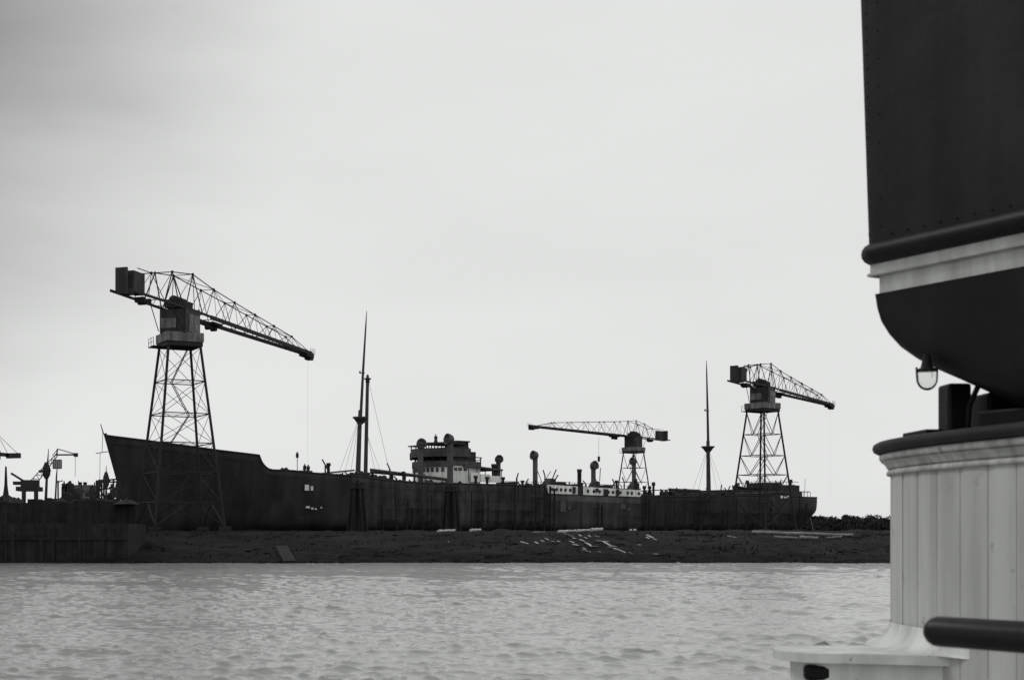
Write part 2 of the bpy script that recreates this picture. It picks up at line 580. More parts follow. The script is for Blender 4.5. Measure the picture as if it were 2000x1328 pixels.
def make_crane(axis, k, jib_to, label, bracing, jib_nodes=6, jib_len=43.0, steel='crane_steel', rods=True, z0=GROUND, rail=RAIL, detail=True, tail=1.0):
    ax = Vector((axis[0], axis[1], 0))
    root = thing('tower_crane', (ax.x, ax.y, z0), label, 'crane', 'slewing tower cranes of the shipyard')
    def H(h): return z0 + h * k
    # --- tower
    def corner(i, h):
        t = 1 - h / 22.4
        rr = (2.85 + 3.35 * t) * k
        a = rail + R(45) + i * math.pi / 2
        return Vector((ax.x + rr * math.cos(a), ax.y + rr * math.sin(a), H(h)))
    for i in range(4):
        strut('leg', corner(i, 0), corner(i, 22.4), 0.17 * k, steel, root, 8)
        c = corner(i, 0)
        block('foot', (c.x, c.y, z0 + 0.25 * k), (1.3 * k, 0.8 * k, 0.5 * k), steel, root, X=(math.cos(rail), math.sin(rail), 0))
    levels = [3.4, 7.0, 10.6, 14.2, 18.2, 22.3]
    rb = 0.07 * k
    for j, h in enumerate(levels[:-1]):
        for i in range(4):
            strut('ring_beam', corner(i, h), corner((i + 1) % 4, h), rb, steel, root)
        if detail:
            for i in range(2):
                m1 = (corner(i, h) + corner(i + 1, h)) / 2
                m2 = (corner((i + 2) % 4, h) + corner((i + 3) % 4, h)) / 2
                strut('cross_tie', m1, m2, rb * 0.4, steel, root)
    lv = [0.3] + levels
    for j in range(len(lv) - 1):
        lo, hi = lv[j], lv[j + 1]
        for i in range(4):
            a0, b0 = corner(i, lo), corner((i + 1) % 4, lo)
            a1, b1 = corner(i, hi), corner((i + 1) % 4, hi)
            if j == 0:
                m = (a1 + b1) / 2
                strut('portal_brace', a0 + (a1 - a0) * 0.05, m, rb * 1.1, steel, root)
                strut('portal_brace', b0 + (b1 - b0) * 0.05, m, rb * 1.1, steel, root)
            elif bracing == 'x':
                strut('brace', a0, b1, rb * 0.5, steel, root)
                strut('brace', b0, a1, rb * 0.5, steel, root)
            else:
                m = (a0 + b0) / 2
                strut('brace', a1, m, rb * 0.9, steel, root)
                strut('brace', b1, m, rb * 0.9, steel, root)
    # ladder flights inside the tower
    if detail:
        for j in range(1, len(lv) - 1):
            lo, hi = lv[j], lv[j + 1]
            s = 1 if j % 2 else -1
            dx = Vector((math.cos(rail), math.sin(rail), 0)) * s
            hw = (1.5 - 0.1 * j) * k
            c0 = ax + Vector((0, 0, H(lo))) - dx * hw
            c1 = ax + Vector((0, 0, H(hi))) + dx * hw
            mb = MB()
            side = Vector((-dx.y, dx.x, 0)) * 0.3 * k
            mb.beam(c0 + side, c1 + side, 0.05 * k, 0.09 * k)
            mb.beam(c0 - side, c1 - side, 0.05 * k, 0.09 * k)
            for q in range(1, 12):
                p = c0 + (c1 - c0) * (q / 12.0)
                mb.beam(p + side, p - side, 0.1 * k, 0.03 * k)
            mb.build('stair_flight', steel, root)
    # --- platform under the slewing ring
    rx = Vector((math.cos(rail), math.sin(rail), 0)); ry = Vector((-rx.y, rx.x, 0))
    pw = 4.5 * k
    block('platform', ax + Vector((0, 0, H(22.75))), (pw, pw, 0.7 * k), steel, root, X=rx)
    for s in (-1, 1):
        block('fascia', ax + rx * s * (pw / 2 + 0.05 * k) + Vector((0, 0, H(23.5))), (0.1 * k, pw, 1.1 * k), 'crane_panel', root, X=rx)
        block('fascia', ax + ry * s * (pw / 2 + 0.05 * k) + Vector((0, 0, H(23.5))), (pw + 0.2 * k, 0.1 * k, 1.1 * k), 'crane_panel', root, X=rx)
    # side gallery with handrail
    gal = ax - rx * (pw / 2 + 0.55 * k) + ry * (pw * 0.25) + Vector((0, 0, H(22.5)))
    block('gallery', gal, (1.1 * k, pw * 0.5, 0.12 * k), steel, root, X=rx)
    if detail:
        for q in (-0.5, 0.0, 0.5):
            p = gal - rx * 0.5 * k + ry * q * pw * 0.48
            strut('rail_post', p, p + Vector((0, 0, 1.05 * k)), 0.035 * k, steel, root)
        p0 = gal - rx * 0.5 * k - ry * pw * 0.24; p1 = gal - rx * 0.5 * k + ry * pw * 0.24
        for hh in (0.55, 1.05):
            strut('hand_rail', p0 + Vector((0, 0, hh * k)), p1 + Vector((0, 0, hh * k)), 0.03 * k, steel, root)
    # --- jib frame
    jd = Vector((jib_to[0] - ax.x, jib_to[1] - ax.y, 0)).normalized()
    jl = Vector((jd.y, -jd.x, 0))       # to the right when looking along the jib
    sc = jib_len / 43.0
    def J(u, w, h): return ax + jd * u * k + jl * w * k + Vector((0, 0, H(h)))
    # slewing house
    MBh = MB().lathe(ax + Vector((0, 0, H(23.1))), [(0, 0), (2.1 * k, 0), (2.1 * k, 0.9 * k), (1.7 * k, 1.0 * k), (0, 1.0 * k)], 20)
    MBh.build('slewing_ring', steel, root)
    house = block('machine_house', J(0.1, 0, 25.45), (4.0 * k, 3.5 * k, 2.9 * k), 'crane_house', root, X=jd)
    for (u0, wdt, hgt) in ((-1.93, 2.0, 1.2),):
        block('house_panel', J(u0, -0.55, 25.2), (0.14 * k, wdt * k, hgt * k), 'crane_panel', root, X=jd)
    block('house_panel', J(0.4, 1.77, 25.3), (2.9 * k, 0.1 * k, 2.2 * k), 'crane_panel', root, X=jd)
    for uu in (-0.5, 0.5, 1.4):
        block('house_window', J(uu, 1.83, 25.7), (0.5 * k, 0.06 * k, 0.7 * k), 'ship_glass', root, X=jd)
    mbr = MB()
    mbr.box(J(-0.1, -0.1, 27.6), (3.4 * k, 2.2 * k, 1.0 * k), jd)
    mbr.lathe(J(-1.6, -0.1, 28.0), [(0, 0), (0.62 * k, 0), (0.62 * k, 3.0 * k), (0, 3.0 * k)], 14, axis=jd)
    mbr.build('winch_cover', steel, root)
    # posts from house to jib
    for u in (-1.8, 2.0):
        for w in (-1.6, 1.6):
            strut('house_post', J(u, w, 24.0), J(u, w, 27.3), 0.13 * k, steel, root)
    # chords
    ub = [-10, -5.2, -1.2, 1.6] + [1.6 + (7.0 * sc) * i for i in range(1, jib_nodes)] + [jib_len]
    def wb(u): return interp(u, [-15, 0, 6, jib_len], [1.15, 1.6, 1.35, 0.62])
    def wt_(u): return interp(u, [-15, -9, 0.5, 6, 14, jib_len], [0.9, 0.95, 1.35, 0.95, 0.72, 0.4])
    ut = [-9.2, -4.3, 0.9] + [0.9 + 6.9 * sc * i for i in range(1, jib_nodes)]
    ht = {0: 29.9, 1: 30.9, 2: 31.5}
    def h_top(i): return ht[i] if i < 3 else interp(i, [2, 3, 2 + jib_nodes - 1], [31.5, 30.8, 28.5])
    HB = 27.1
    rc = 0.078 * k
    for w in (-1, 1):
        # bottom girder: deep plate girder outboard, lighter aft
        pts = [-15.0 * tail, -10.0 * tail, -5.0 * tail, 0.0, 6.0, 14.0, 22.0, 30.0, 37.0, jib_len]
        pts = [p if p <= 0 else p * sc if p < jib_len else p for p in pts]
        for a, b in zip(pts[:-1], pts[1:]):
            d = 0.5 if a >= 3 else 0.28
            mb = MB().beam(J(a, w * wb(a), HB - d / 4), J(b, w * wb(b), HB - d / 4), 0.2 * k, d * k)
            mb.build('bottom_chord', steel, root)
        top = [J(u, w * wt_(u), h_top(i)) for i, u in enumerate(ut)]
        for a, b in zip(top[:-1], top[1:]):
            strut('top_chord', a, b, rc * 0.85, steel, root)
        tip = J(jib_len - 1.5, w * wb(jib_len), HB + 0.1)
        strut('top_chord', top[-1], tip, rc * 0.7, steel, root)
        strut('top_chord', top[0], J(-12.5 * tail, w * 0.9, 29.9), rc * 0.7, steel, root)
        # web members: zigzag
        for i, u in enumerate(ut):
            n0 = J(u, w * wt_(u), h_top(i))
            mb = MB().ball(n0, 0.19 * k, 6); mb.build('joint', steel, root)
            span = 2.4 if i < 3 else 3.1 * sc
            r_ = (0.078 if i in (1, 2) else 0.048) * k
            for s in (-1, 1):
                uu = u + s * span
                uu = max(-10.5, min(jib_len - 0.6, uu))
                strut('web_member', n0, J(uu, w * wb(uu), HB), r_, steel, root)
            if i >= 2:
                strut('web_member', n0, J(u, w * wb(u), HB), r_ * 0.6, steel, root)
    # lateral bracing between the two sides
    for i, u in enumerate(ut):
        a = J(u, -wt_(u), h_top(i)); b = J(u, wt_(u), h_top(i))
        strut('cross_tie', a, b, rc * 0.6, steel, root)
        if i + 1 < len(ut):
            u2 = ut[i + 1]
            s = 1 if i % 2 else -1
            strut('lateral_brace', J(u, s * wt_(u), h_top(i)), J(u2, -s * wt_(u2), h_top(i + 1)), rc * 0.5, steel, root)
        m = (h_top(i) + HB) / 2
        strut('sway_brace', J(u, -wb(u), HB), J(u, wt_(u), h_top(i)), rc * 0.45, steel, root)
    for a in range(-8, int(jib_len) - 1, 4):
        strut('cross_tie', J(a, -wb(a), HB - .1), J(a, wb(a), HB - .1), rc * 0.6, steel, root)
    # walkway along the jib
    mb = MB().beam(J(2, wb(2) - 0.5, HB + 0.1), J(jib_len - 1, wb(jib_len) - 0.3, HB + 0.1), 0.6 * k, 0.1 * k)
    mb.build('walkway', steel, root)
    # rear stay
    for w in (-1, 1):
        strut('rear_stay', J(-5.2, w * 1.3, HB), J(-2.3, w * 1.7, 24.2), 0.06 * k, steel, root)
    # counterweight
    mb = MB().box(J(-11.7 * tail, 0.1, 28.35), (2.6 * k, 1.25 * k, 2.45 * k), jd)
    cw = mb.build('counterweight', 'crane_house', root)
    mb = MB().box(J(-14.0 * tail, -0.3, 28.4), (0.22 * k, 1.5 * k, 2.75 * k), jd)
    mb.box(J(-13.5 * tail, -0.1, 26.9), (1.4 * k, 1.6 * k, 0.3 * k), jd)
    mb.build('tail_plate', 'crane_house', root)
    mb = MB()
    for q in range(3): mb.box(J(-9.5 - q * 0.7, 0.4, 26.55 - 0.15 * (q % 2)), (0.5 * k, 1.2 * k, 0.6 * k), jd)
    mb.build('tail_winch', steel, root)
    # trolley
    mb = MB()
    tu = 9.0 * sc
    mb.box(J(tu, 0, HB - 0.55), (2.6 * k, 1.9 * k, 0.3 * k), jd)
    for s in (-0.9, 0.7):
        mb.lathe(J(tu + s, -0.35, HB - 0.95), [(0, 0), (0.42 * k, 0), (0.42 * k, 0.7 * k), (0, 0.7 * k)], 10, axis=jl)
    mb.build('trolley', steel, root)
    # jib head with sheaves and rail
    mb = MB()
    mb.box(J(jib_len - 0.4, 0, HB - 0.4), (3.0 * k, 1.3 * k, 0.65 * k), jd)
    mb.box(J(jib_len + 0.6, 0, HB - 0.75), (1.5 * k, 0.9 * k, 0.6 * k), jd)
    for s in (-0.6, 0.5, 1.5):
        mb.lathe(J(jib_len + s, -0.3, HB - 0.1), [(0, 0), (0.38 * k, 0), (0.38 * k, 0.5 * k), (0, 0.5 * k)], 10, axis=jl)
    for s in (0, 0.6, 1.2, 1.8):
        mb.beam(J(jib_len + s, 0.5, HB - 0.2), J(jib_len + s + .05, 0.5, HB + 0.75), 0.05 * k, 0.05 * k)
    mb.build('jib_head', steel, root)
    # hoist rope with hook block
    if rods:
        strut('hoist_rope', J(jib_len, 0, HB - 0.6), J(jib_len, 0, 7.0), 0.006 * k, steel, root, 4)
    return root, J

A1 = at(726, 858, 172)
crane1, J1 = make_crane((A1.x, 172), 1.0, (-11.2, 213), 'tallest dark lattice tower crane, standing in front of the ship\'s bow', 'x', rail=R(25))
A2 = at(1517, 858, 240)
crane2, J2 = make_crane((A2.x, 240), 0.912, (88, 273), 'dark lattice tower crane standing beside the ship\'s stern', 'v', jib_len=42.0)
A3 = at(1342, 858, 338)
crane3, J3 = make_crane((A3.x, 338), 0.85, (32.6, 304), 'smaller tower crane beyond the ship, its jib pointing left', 'v', jib_len=51.5, rods=False, tail=1.3)
# hook line hanging from the third crane's trolley
strut('hoist_rope', J3(19, 0, 26), J3(19, 0, 20.5), 0.03, 'crane_steel', crane3, 4)
MB().box(J3(19, 0, 20), (0.5, 0.5, 1.2), (1, 0, 0)).build('hook_block', 'crane_steel', crane3)

# ------------------------------------------------------------------ the freighter
SB = Vector((at(626, 858, 185.2).x, 185.2, 0))
SA = R(37.3)
SD = Vector((math.cos(SA), math.sin(SA), 0))
SN = Vector((SD.y, -SD.x, 0))          # towards the camera
LEN = 151.0
BEAM = 9.2
def half_beam(s):
    a = 1 - (1 - min(max(s, 0) / 40.0, 1)) ** 2.1
    e = max(0.0, (s - (LEN - 24)) / 24.0)
    b = math.sqrt(max(0.0, 1 - min(e, 1) ** 2.6))
    return BEAM * a * b
def S(s, off, z): return SB + SD * s + SN * off + Vector((0, 0, z))
def s_of(px, frac):
    """distance from the bow where picture column px meets the line at frac of the half beam"""
    lo, hi = -5.0, LEN + 3
    f = lambda s: (S(s, frac * half_beam(s), 0).x / S(s, frac * half_beam(s), 0).y) - (px - 1000) / F
    for _ in range(50):
        m = (lo + hi) / 2
        if f(m) < 0: lo = m
        else: hi = m
    return (lo + hi) / 2
def sz(px, py, frac=1.0):
    s = s_of(px, frac)
    Y = S(s, frac * half_beam(s), 0).y
    return s, EYE + (HOR - py) / F * Y

prof_px = [(632, 725), (700, 733.5), (780, 744.5), (834, 751), (835.5, 755), (837, 759), (839.5, 763), (842.5, 766.5), (846.5, 769.5), (852, 771), (880, 772), (905, 775), (960, 779), (1000, 784),
           (1060, 789), (1110, 790), (1165, 791), (1223, 793.5), (1225.5, 803.6), (1290, 806.2), (1351, 808.4), (1353, 806), (1400, 807.5), (1476, 806), (1500, 806), (1560, 807), (1576, 808)]
prof = [sz(a, b) for a, b in prof_px]
PS = [-0.5] + [p[0] for p in prof] + [LEN]
PZ = [16.25] + [p[1] for p in prof] + [prof[-1][1] + 0.15]
def top_z(s): return interp(s, PS, PZ)

ship = thing('freighter', SB + Vector((0, 0, GROUND)), 'long dark cargo ship standing on the slip behind the bank', 'ship')
KEEL = GROUND - 0.35
def hull_shell(s0, s1, step, name, mat, zlo=0.0, zhi=1.0, out=0.0):
    rows = []
    n = max(2, int((s1 - s0) / step) + 1)
    sts = sorted(set([s0 + (s1 - s0) * i / (n - 1) for i in range(n)] + [p for p in PS if s0 < p < s1]))
    for s in sts:
        zt = top_z(s)
        row = []
        hb = half_beam(s)
        for sgn in (1, -1):
            ts = [zlo + (zhi - zlo) * j / 12.0 for j in range(13)]
            if sgn < 0: ts = ts[::-1]
            seq = []
            for t in ts:
                z = KEEL + (zt - KEEL) * t
                bow = max(0.0, 1 - s / 34.0)
                stern = max(0.0, (s - (LEN - 22)) / 22.0)
                fl = 1 - bow * 0.72 * (1 - t) ** 1.4 - stern * 0.85 * max(0.0, 0.62 - t) / 0.62
                bil = 1.0 if t > 0.16 else math.sqrt(max(0.0, 1 - ((0.16 - t) / 0.16) ** 2 * 0.55))
                # rake of the stem and of the counter
                ds = (1 - t) * 3.3 * bow ** 3 - (1 - t) ** 2.2 * 3.5 * stern ** 2
                seq.append(S(s + ds, sgn * (max(0.02, hb * fl * bil) + out), z))
            row += seq if sgn > 0 else seq
        rows.append(row)
    return MB().grid(rows)
segs = [(0.0, s_of(960, 1.0), 'hull_black'), (s_of(960, 1.0), s_of(1225, 1.0), 'hull_worn'), (s_of(1225, 1.0), s_of(1352, 1.0), 'hull_worn'), (s_of(1352, 1.0), LEN, 'hull_black')]
for a, b, m in segs:
    hull_shell(a, b, 1.0, 'hull', m).build('hull', m, ship)
# deck sheet a metre under the bulwark top
rows = []
for i in range(120):
    s = 0.6 + (LEN - 1.2) * i / 119
    hb = half_beam(s) - 0.05
    rows.append([S(s, -hb, top_z(s) - 1.0), S(s, 0, top_z(s) - 0.9), S(s, hb, top_z(s) - 1.0)])
MB().grid(rows).build('deck', 'ship_dark', ship)
# stem bar, gunwale rail
mb = MB().path([S(-0.15, 0, 16.4), S(1.2, 0, 12.0), S(3.0, 0, 6.0), S(3.6, 0, KEEL)], 0.22, 8)
mb.build('stem_bar', 'hull_black', ship)
for sgn in (1, -1):
    pts = [S(s, sgn * (half_beam(s) + 0.02), top_z(s) + 0.02) for s in sorted(list(np.linspace(0.0, LEN - 0.3, 150)) + [q for q in PS if 0 < q < LEN - 0.4])]
    MB().path(pts, 0.09, 6).build('gunwale', 'ship_dark', ship)
# rubbing strakes and seams proud of the plating
for t, r_ in ((0.86, 0.05), (0.66, 0.04), (0.46, 0.04), (0.26, 0.04)):
    pts = []
    for s in np.linspace(36, LEN - 24, 90):
        pts.append(S(s, half_beam(s) + 0.0, KEEL + (top_z(s) - KEEL) * t))
    MB().path(pts, r_, 4).build('plate_lap', 'hull_worn', ship)
# lighter sheer band under the midship house
hull_shell(s_of(1226, 1.0), s_of(1351, 1.0), 1.0, 'sheer', 'hull_band', 0.83, 0.995, 0.03).build('sheer_band', 'hull_band', ship)
# jackstaff
p0 = S(-0.3, 0, 16.2); p1 = S(-0.8, 0, 17.6)
strut('jackstaff', p0, p1, 0.06, 'ship_dark', ship)
# anchor hanging boat fall at the stem
pa = at(621.5, 721, 184.5); pb = at(620.5, 747, 184.5)
strut('stem_line', pa, pb, 0.035, 'ship_dark', ship, 4)
strut('stem_staging', at(612, 748.5, 184.5), at(630, 746, 184.5), 0.05, 'ship_dark', ship, 4)
strut('stem_stay', p1, pa, 0.03, 'ship_dark', ship, 4)
strut('stem_line', at(618, 748, 184.5), at(617, 800, 184.5), 0.03, 'ship_dark', ship, 4)

# white plates painted as daylight showing through openings in the forward plating
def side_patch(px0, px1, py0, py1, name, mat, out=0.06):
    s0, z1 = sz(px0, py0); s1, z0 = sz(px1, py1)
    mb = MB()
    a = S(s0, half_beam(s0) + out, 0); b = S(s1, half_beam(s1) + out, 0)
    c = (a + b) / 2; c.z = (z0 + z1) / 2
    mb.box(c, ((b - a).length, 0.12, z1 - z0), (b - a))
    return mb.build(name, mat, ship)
for q in ((895.5, 901, 791, 799), (903.5, 906.5, 793, 799)): side_patch(*q, 'daylight_plate', 'ship_white')
for q in ((897, 902, 820, 823), (904, 907, 822, 824.5), (909, 911.5, 823, 825), (917, 918.5, 821, 823)): side_patch(*q, 'daylight_plate', 'ship_white')
for q in ((1242, 1249.5, 814, 828), (1252, 1256, 821, 825), (1323, 1331, 817, 824), (1332, 1337, 823, 826)): side_patch(*q, 'cargo_port', 'ship_glass')

def ship_box(px0, px1, py0, py1, f0, f1, name, mat, off=None):
    """block on the ship: picture extent measured on its near face at f1 of the half beam, reaching back to f0"""
    s0 = s_of(px0, f1); s1 = s_of(px1, f1)
    sm = (s0 + s1) / 2
    Y = S(sm, f1 * half_beam(sm), 0).y
    z1 = EYE + (HOR - py0) / F * Y; z0 = EYE + (HOR - py1) / F * Y
    hb = half_beam(sm)
    c = S(sm, (f0 + f1) / 2 * hb, (z0 + z1) / 2)
    return MB().box(c, (s1 - s0, (f1 - f0) * hb, z1 - z0), SD), (s0, s1, z0, z1, f1 * hb)

def sbox(px0, px1, py0, py1, f0, f1, name, mat, parent=None):
    mb, info = ship_box(px0, px1, py0, py1, f0, f1, name, mat)
    o = mb.build(name, mat, parent or ship)
    return o, info

# --- bridge house (its front faces the bow, left in the picture; near side faces the camera)
FB = 0.5
lower, li = sbox(1098, 1134, 766, 789, -FB, FB, 'bridge_lower_house', 'ship_white')
# rounded bridge front, three storeys
def bridge_front(py0, py1, mat, name, s_front, s_back, hbw, bulge, zref):
    z1, z0 = zref
    pts = []
    n = 14
    for i in range(n + 1):
        t = -1 + 2 * i / n
        pts.append((s_front + bulge * t * t, t * hbw))
    ring = pts + [(s_back, hbw), (s_back, -hbw)]
    bot = [S(a, b, z0) for a, b in ring]; top = [S(a, b, z1) for a, b in ring]
    m = len(ring)
    mb = MB()
    mb.add(bot + top, [(i, (i + 1) % m, m + (i + 1) % m, m + i) for i in range(m)])
    mb.add(top, [tuple(range(m))]); mb.add(bot[::-1], [tuple(range(m))])
    return mb.build(name, mat, ship)
# bridge front line: near corner at px 1092, far corner at px 1044
sN = s_of(1095, FB); hbB = FB * half_beam(sN)
Yb = S(sN, hbB, 0).y
def zB(py, Y=None): return EYE + (HOR - py) / F * (Y or Yb)
SFR = sN - 2.6
SBK = s_of(1134, FB)
bridge_front(0, 0, 'ship_white', 'bridge_white_house', SFR, SBK - 0.2, hbB - 0.1, 2.4, (zB(764.5), zB(788)))
bridge_front(0, 0, 'ship_grey', 'bridge_wood_band', SFR - 0.15, SBK, hbB, 2.4, (zB(766.6), zB(758.5) - 0.0) if False else (zB(758.5), zB(766.6)))
up = bridge_front(0, 0, 'ship_grey', 'bridge_bulwark', SFR - 0.3, SFR + 6.5, hbB + 0.05, 2.4, (zB(741), zB(752.6)))
# pillars between storeys
for i in range(9):
    t = -1 + 2 * i / 8
    a = S(SFR + 2.4 * t * t + 0.25, t * (hbB - 0.35), zB(759)); b = Vector((a.x, a.y, zB(752)))
    strut('pillar', a, b, 0.07, 'ship_dark', ship)
# windows along the white storey
for i in range(12):
    t = -0.86 + 1.76 * i / 11.5
    c = S(SFR + 2.4 * t * t - 0.03, t * (hbB - 0.1), (zB(767.3) + zB(773.2)) / 2)
    tang = (SD * (2 * 2.4 * t) + SN * (hbB - 0.1)).normalized()
    block('window', c, (0.46, 0.14, zB(767.3) - zB(773.2)), 'ship_glass', ship, X=tang)
for px in (1100.5, 1106.5, 1113.5):
    s = s_of(px, FB)
    block('window', S(s, hbB - 0.05, zB(769.5)), (0.7, 0.18, 0.5), 'ship_glass', ship, X=SD)
# wheelhouse with windows and flat roof
sw0 = SFR + 0.9
wh, wi = None, None
mb = MB()
nwin = 9
zf, zt_ = zB(741.5), zB(735.5)
for i in range(nwin + 1):
    t = -0.12 + 1.07 * i / nwin
    c = S(sw0 + 2.0 * t * t, t * (hbB - 0.4), (zf + zt_) / 2)
    strut('wheelhouse_post', Vector((c.x, c.y, zf - 0.1)), Vector((c.x, c.y, zt_ + 0.05)), 0.085, 'ship_dark', ship)
ring = [(sw0 - 0.4 + 2.0 * t * t, t * (hbB - 0.2)) for t in np.linspace(-0.2, 1.0, 12)] + [(SBK - 2.8, hbB - 0.2), (SBK - 2.8, -0.2 * hbB)]
bot = [S(a, b, zB(735.8)) for a, b in ring]; top = [S(a, b, zB(732.8)) for a, b in ring]
m_ = len(ring)
mb = MB().add(bot + top, [(i, (i + 1) % m_, m_ + (i + 1) % m_, m_ + i) for i in range(m_)])
mb.add(top, [tuple(range(m_))]); mb.add(bot[::-1], [tuple(range(m_))])
mb.build('wheelhouse_roof', 'ship_dark', ship)
# wing cabin at the far end of the bridge
cw_ = S(SFR + 2.6, -(hbB - 0.7), 0)
zc0, zc1 = EYE + (HOR - 752) / F * cw_.y, EYE + (HOR - 740.0) / F * cw_.y
for dx, dy in ((-0.7, -0.6), (0.7, -0.6), (0.7, 0.6), (-0.7, 0.6)):
    p = cw_ + SD * dx + SN * dy
    strut('wing_post', Vector((p.x, p.y, zc0 - 0.8)), Vector((p.x, p.y, zc1)), 0.1, 'ship_dark', ship)
block('wing_roof', Vector((cw_.x, cw_.y, zc1 + 0.1)), (2.2, 1.9, 0.18), 'ship_dark', ship, X=SD)
block('wing_dodger', Vector((cw_.x, cw_.y, zc0 - 0.1)), (1.7, 1.6, 1.1), 'ship_dark', ship, X=SD)
# aft of the wheelhouse: stepped dark cabins
sbox(1096, 1119, 740, 767.0, -0.35, 0.46, 'chart_house', 'ship_dark')
o, i4 = sbox(1116, 1128, 746.5, 767.0, -0.35, 0.44, 'boat_deck_cabin', 'ship_dark')
# open cabin frame above the chart house
s0, s1 = s_of(1102.5, 0.42), s_of(1117, 0.42)
hb6 = 0.42 * half_beam(s0)
z0_, z1_ = zB(741), zB(731.8)
for ss in (s0, (s0 + s1) / 2, s1):
    for off in (hb6, hb6 - 2.6):
        strut('monkey_post', S(ss, off, z0_), S(ss, off, z1_), 0.11, 'ship_dark', ship)
block('monkey_roof', S((s0 + s1) / 2, hb6 - 1.3, z1_ + 0.08), (s1 - s0 + 0.5, 3.2, 0.2), 'ship_dark', ship, X=SD)
block('monkey_wall', S((s0 + s1) / 2, hb6 - 1.3, z0_ + 0.25), (s1 - s0, 2.9, 0.5), 'ship_dark', ship, X=SD)
block('monkey_side', S(s1 - 0.25, hb6 - 1.3, (z0_ + z1_) / 2), (0.3, 2.7, z1_ - z0_ - 0.1), 'ship_dark', ship, X=SD)
block('rail_mid', S((s0 + s1) / 2, hb6, (z0_ + z1_) / 2 + 0.1), (s1 - s0, 0.1, 0.16), 'ship_dark', ship, X=SD)
# boat deck canopy aft, white bulwark under it
sA, sB_ = s_of(1098, 0.56), s_of(1164, 0.56)
hb7 = 0.56 * half_beam(sA)
YA = S((sA + sB_) / 2, hb7, 0).y
zA = lambda py: EYE + (HOR - py) / F * YA
mb = MB()
mb.beam(S(sA + 2.2, hb7, zA(765.6)), S(sB_, hb7, zA(770.2)), 0.3, 0.28)
mb.build('awning_beam', 'ship_grey', ship)
mb = MB().beam(S(sA + 2.2, 0, zA(765.9)), S(sB_, 0, zA(770.4)), 2 * hb7, 0.1)
mb.build('awning_deck', 'ship_dark', ship)
for q in range(5):
    s = sA + 3 + (sB_ - sA - 3.2) * q / 4
    strut('awning_post', S(s, hb7, zA(785)), S(s, hb7, zA(767.5 + q * 0.6)), 0.07, 'ship_grey', ship)
s3, s4 = s_of(1121, 0.74), s_of(1163, 0.74)
seg_px = [1121, 1134, 1147, 1163]
tops = [775, 776.5, 778.5, 781]
for q in range(3):
    a, b = s_of(seg_px[q], 0.56), s_of(seg_px[q + 1] - 0.4, 0.56)
    block('boat_deck_screen', S((a + b) / 2, hb7, (zA(tops[q]) + zA(787.5)) / 2), (b - a, 0.12, zA(tops[q]) - zA(787.5)), 'ship_white', ship, X=SD)
sbox(1120, 1133, 766.5, 790, -0.4, 0.48, 'accommodation', 'ship_dark')
# stair and rails right of the chart house
strut('bridge_rail', S(s_of(1128, .45), hb7 * 0.8, zA(753.5)), S(s_of(1136, .45), hb7 * 0.8, zA(754)), 0.09, 'ship_dark', ship)
strut('bridge_rail', S(s_of(1128, .45), hb7 * 0.8, zA(758)), S(s_of(1134, .45), hb7 * 0.8, zA(757)), 0.08, 'ship_dark', ship)
strut('bridge_rail', S(s_of(1134.5, .45), hb7 * 0.8, zA(753)), S(s_of(1134.5, .45), hb7 * 0.8, zA(768)), 0.1, 'ship_dark', ship)
# binnacle on the wheelhouse roof
pB = S(sw0 + 1.4, 0.25 * hbB, zB(733))
mb = MB().lathe(pB, [(0.32, 0), (0.26, 0.5), (0.2, 0.55), (0.3, 0.75), (0.26, 1.0), (0.1, 1.1), (0.06, 1.4), (0, 1.42)], 10)
mb.build('binnacle', 'ship_dark', ship)

# --- ventilator cowls
def cowl(px, py_top, py_bot, frac, r, mouth, head=1.9, stays=False):
    s = s_of(px, frac)
    base = S(s, frac * half_beam(s), 0)
    z1 = EYE + (HOR - py_top) / F * base.y; z0 = EYE + (HOR - py_bot) / F * base.y
    m = Vector(mouth).normalized()
    rh = r * head
    zc = z1 - rh * 0.95
    mb = MB()
    p = Vector((base.x, base.y, 0))
    mb.path([p + Vector((0, 0, z0)), p + Vector((0, 0, z1 - rh * 2.2)), p + Vector((0, 0, z1 - rh * 1.4)) , p + m * rh * 0.25 + Vector((0, 0, zc + rh * 0.15))],
            [r, r, r * 1.06, r * 1.35], 12)
    o = mb.build('ventilator', 'vent_paint', ship)
    mb = MB()
    c = p + m * rh * 0.15 + Vector((0, 0, zc))
    mb.lathe(c - m * rh * 0.75, [(0, 0), (rh * 0.55, rh * 0.08), (rh * 0.85, rh * 0.4), (rh * 0.97, rh * 0.9), (rh, rh * 1.35), (rh * 0.86, rh * 1.35), (rh * 0.8, rh * 0.9), (0, rh * 0.8)], 14, axis=m)
    h = mb.build('cowl', 'vent_paint', o)
    return o
LEFTC = (-0.75, -0.6, 0.12)
cowl(1053, 729.5, 792, 0.35, 0.42, (0.3, -0.9, 0.25))
cowl(1093, 722.5, 800, 0.9, 0.46, (-0.85, -0.5, 0.15))
cowl(1158.5, 751.5, 792, 0.5, 0.36, (0.3, -0.9, 0.2))
cowl(1208.5, 745.5, 797, 0.6, 0.40, (-0.85, -0.45, 0.15))
cowl(1287.5, 759.5, 803, 0.6, 0.40, (0.6, -0.7, 0.25))
cowl(1342.5, 754.5, 806, 0.6, 0.36, (-0.8, -0.5, 0.15))
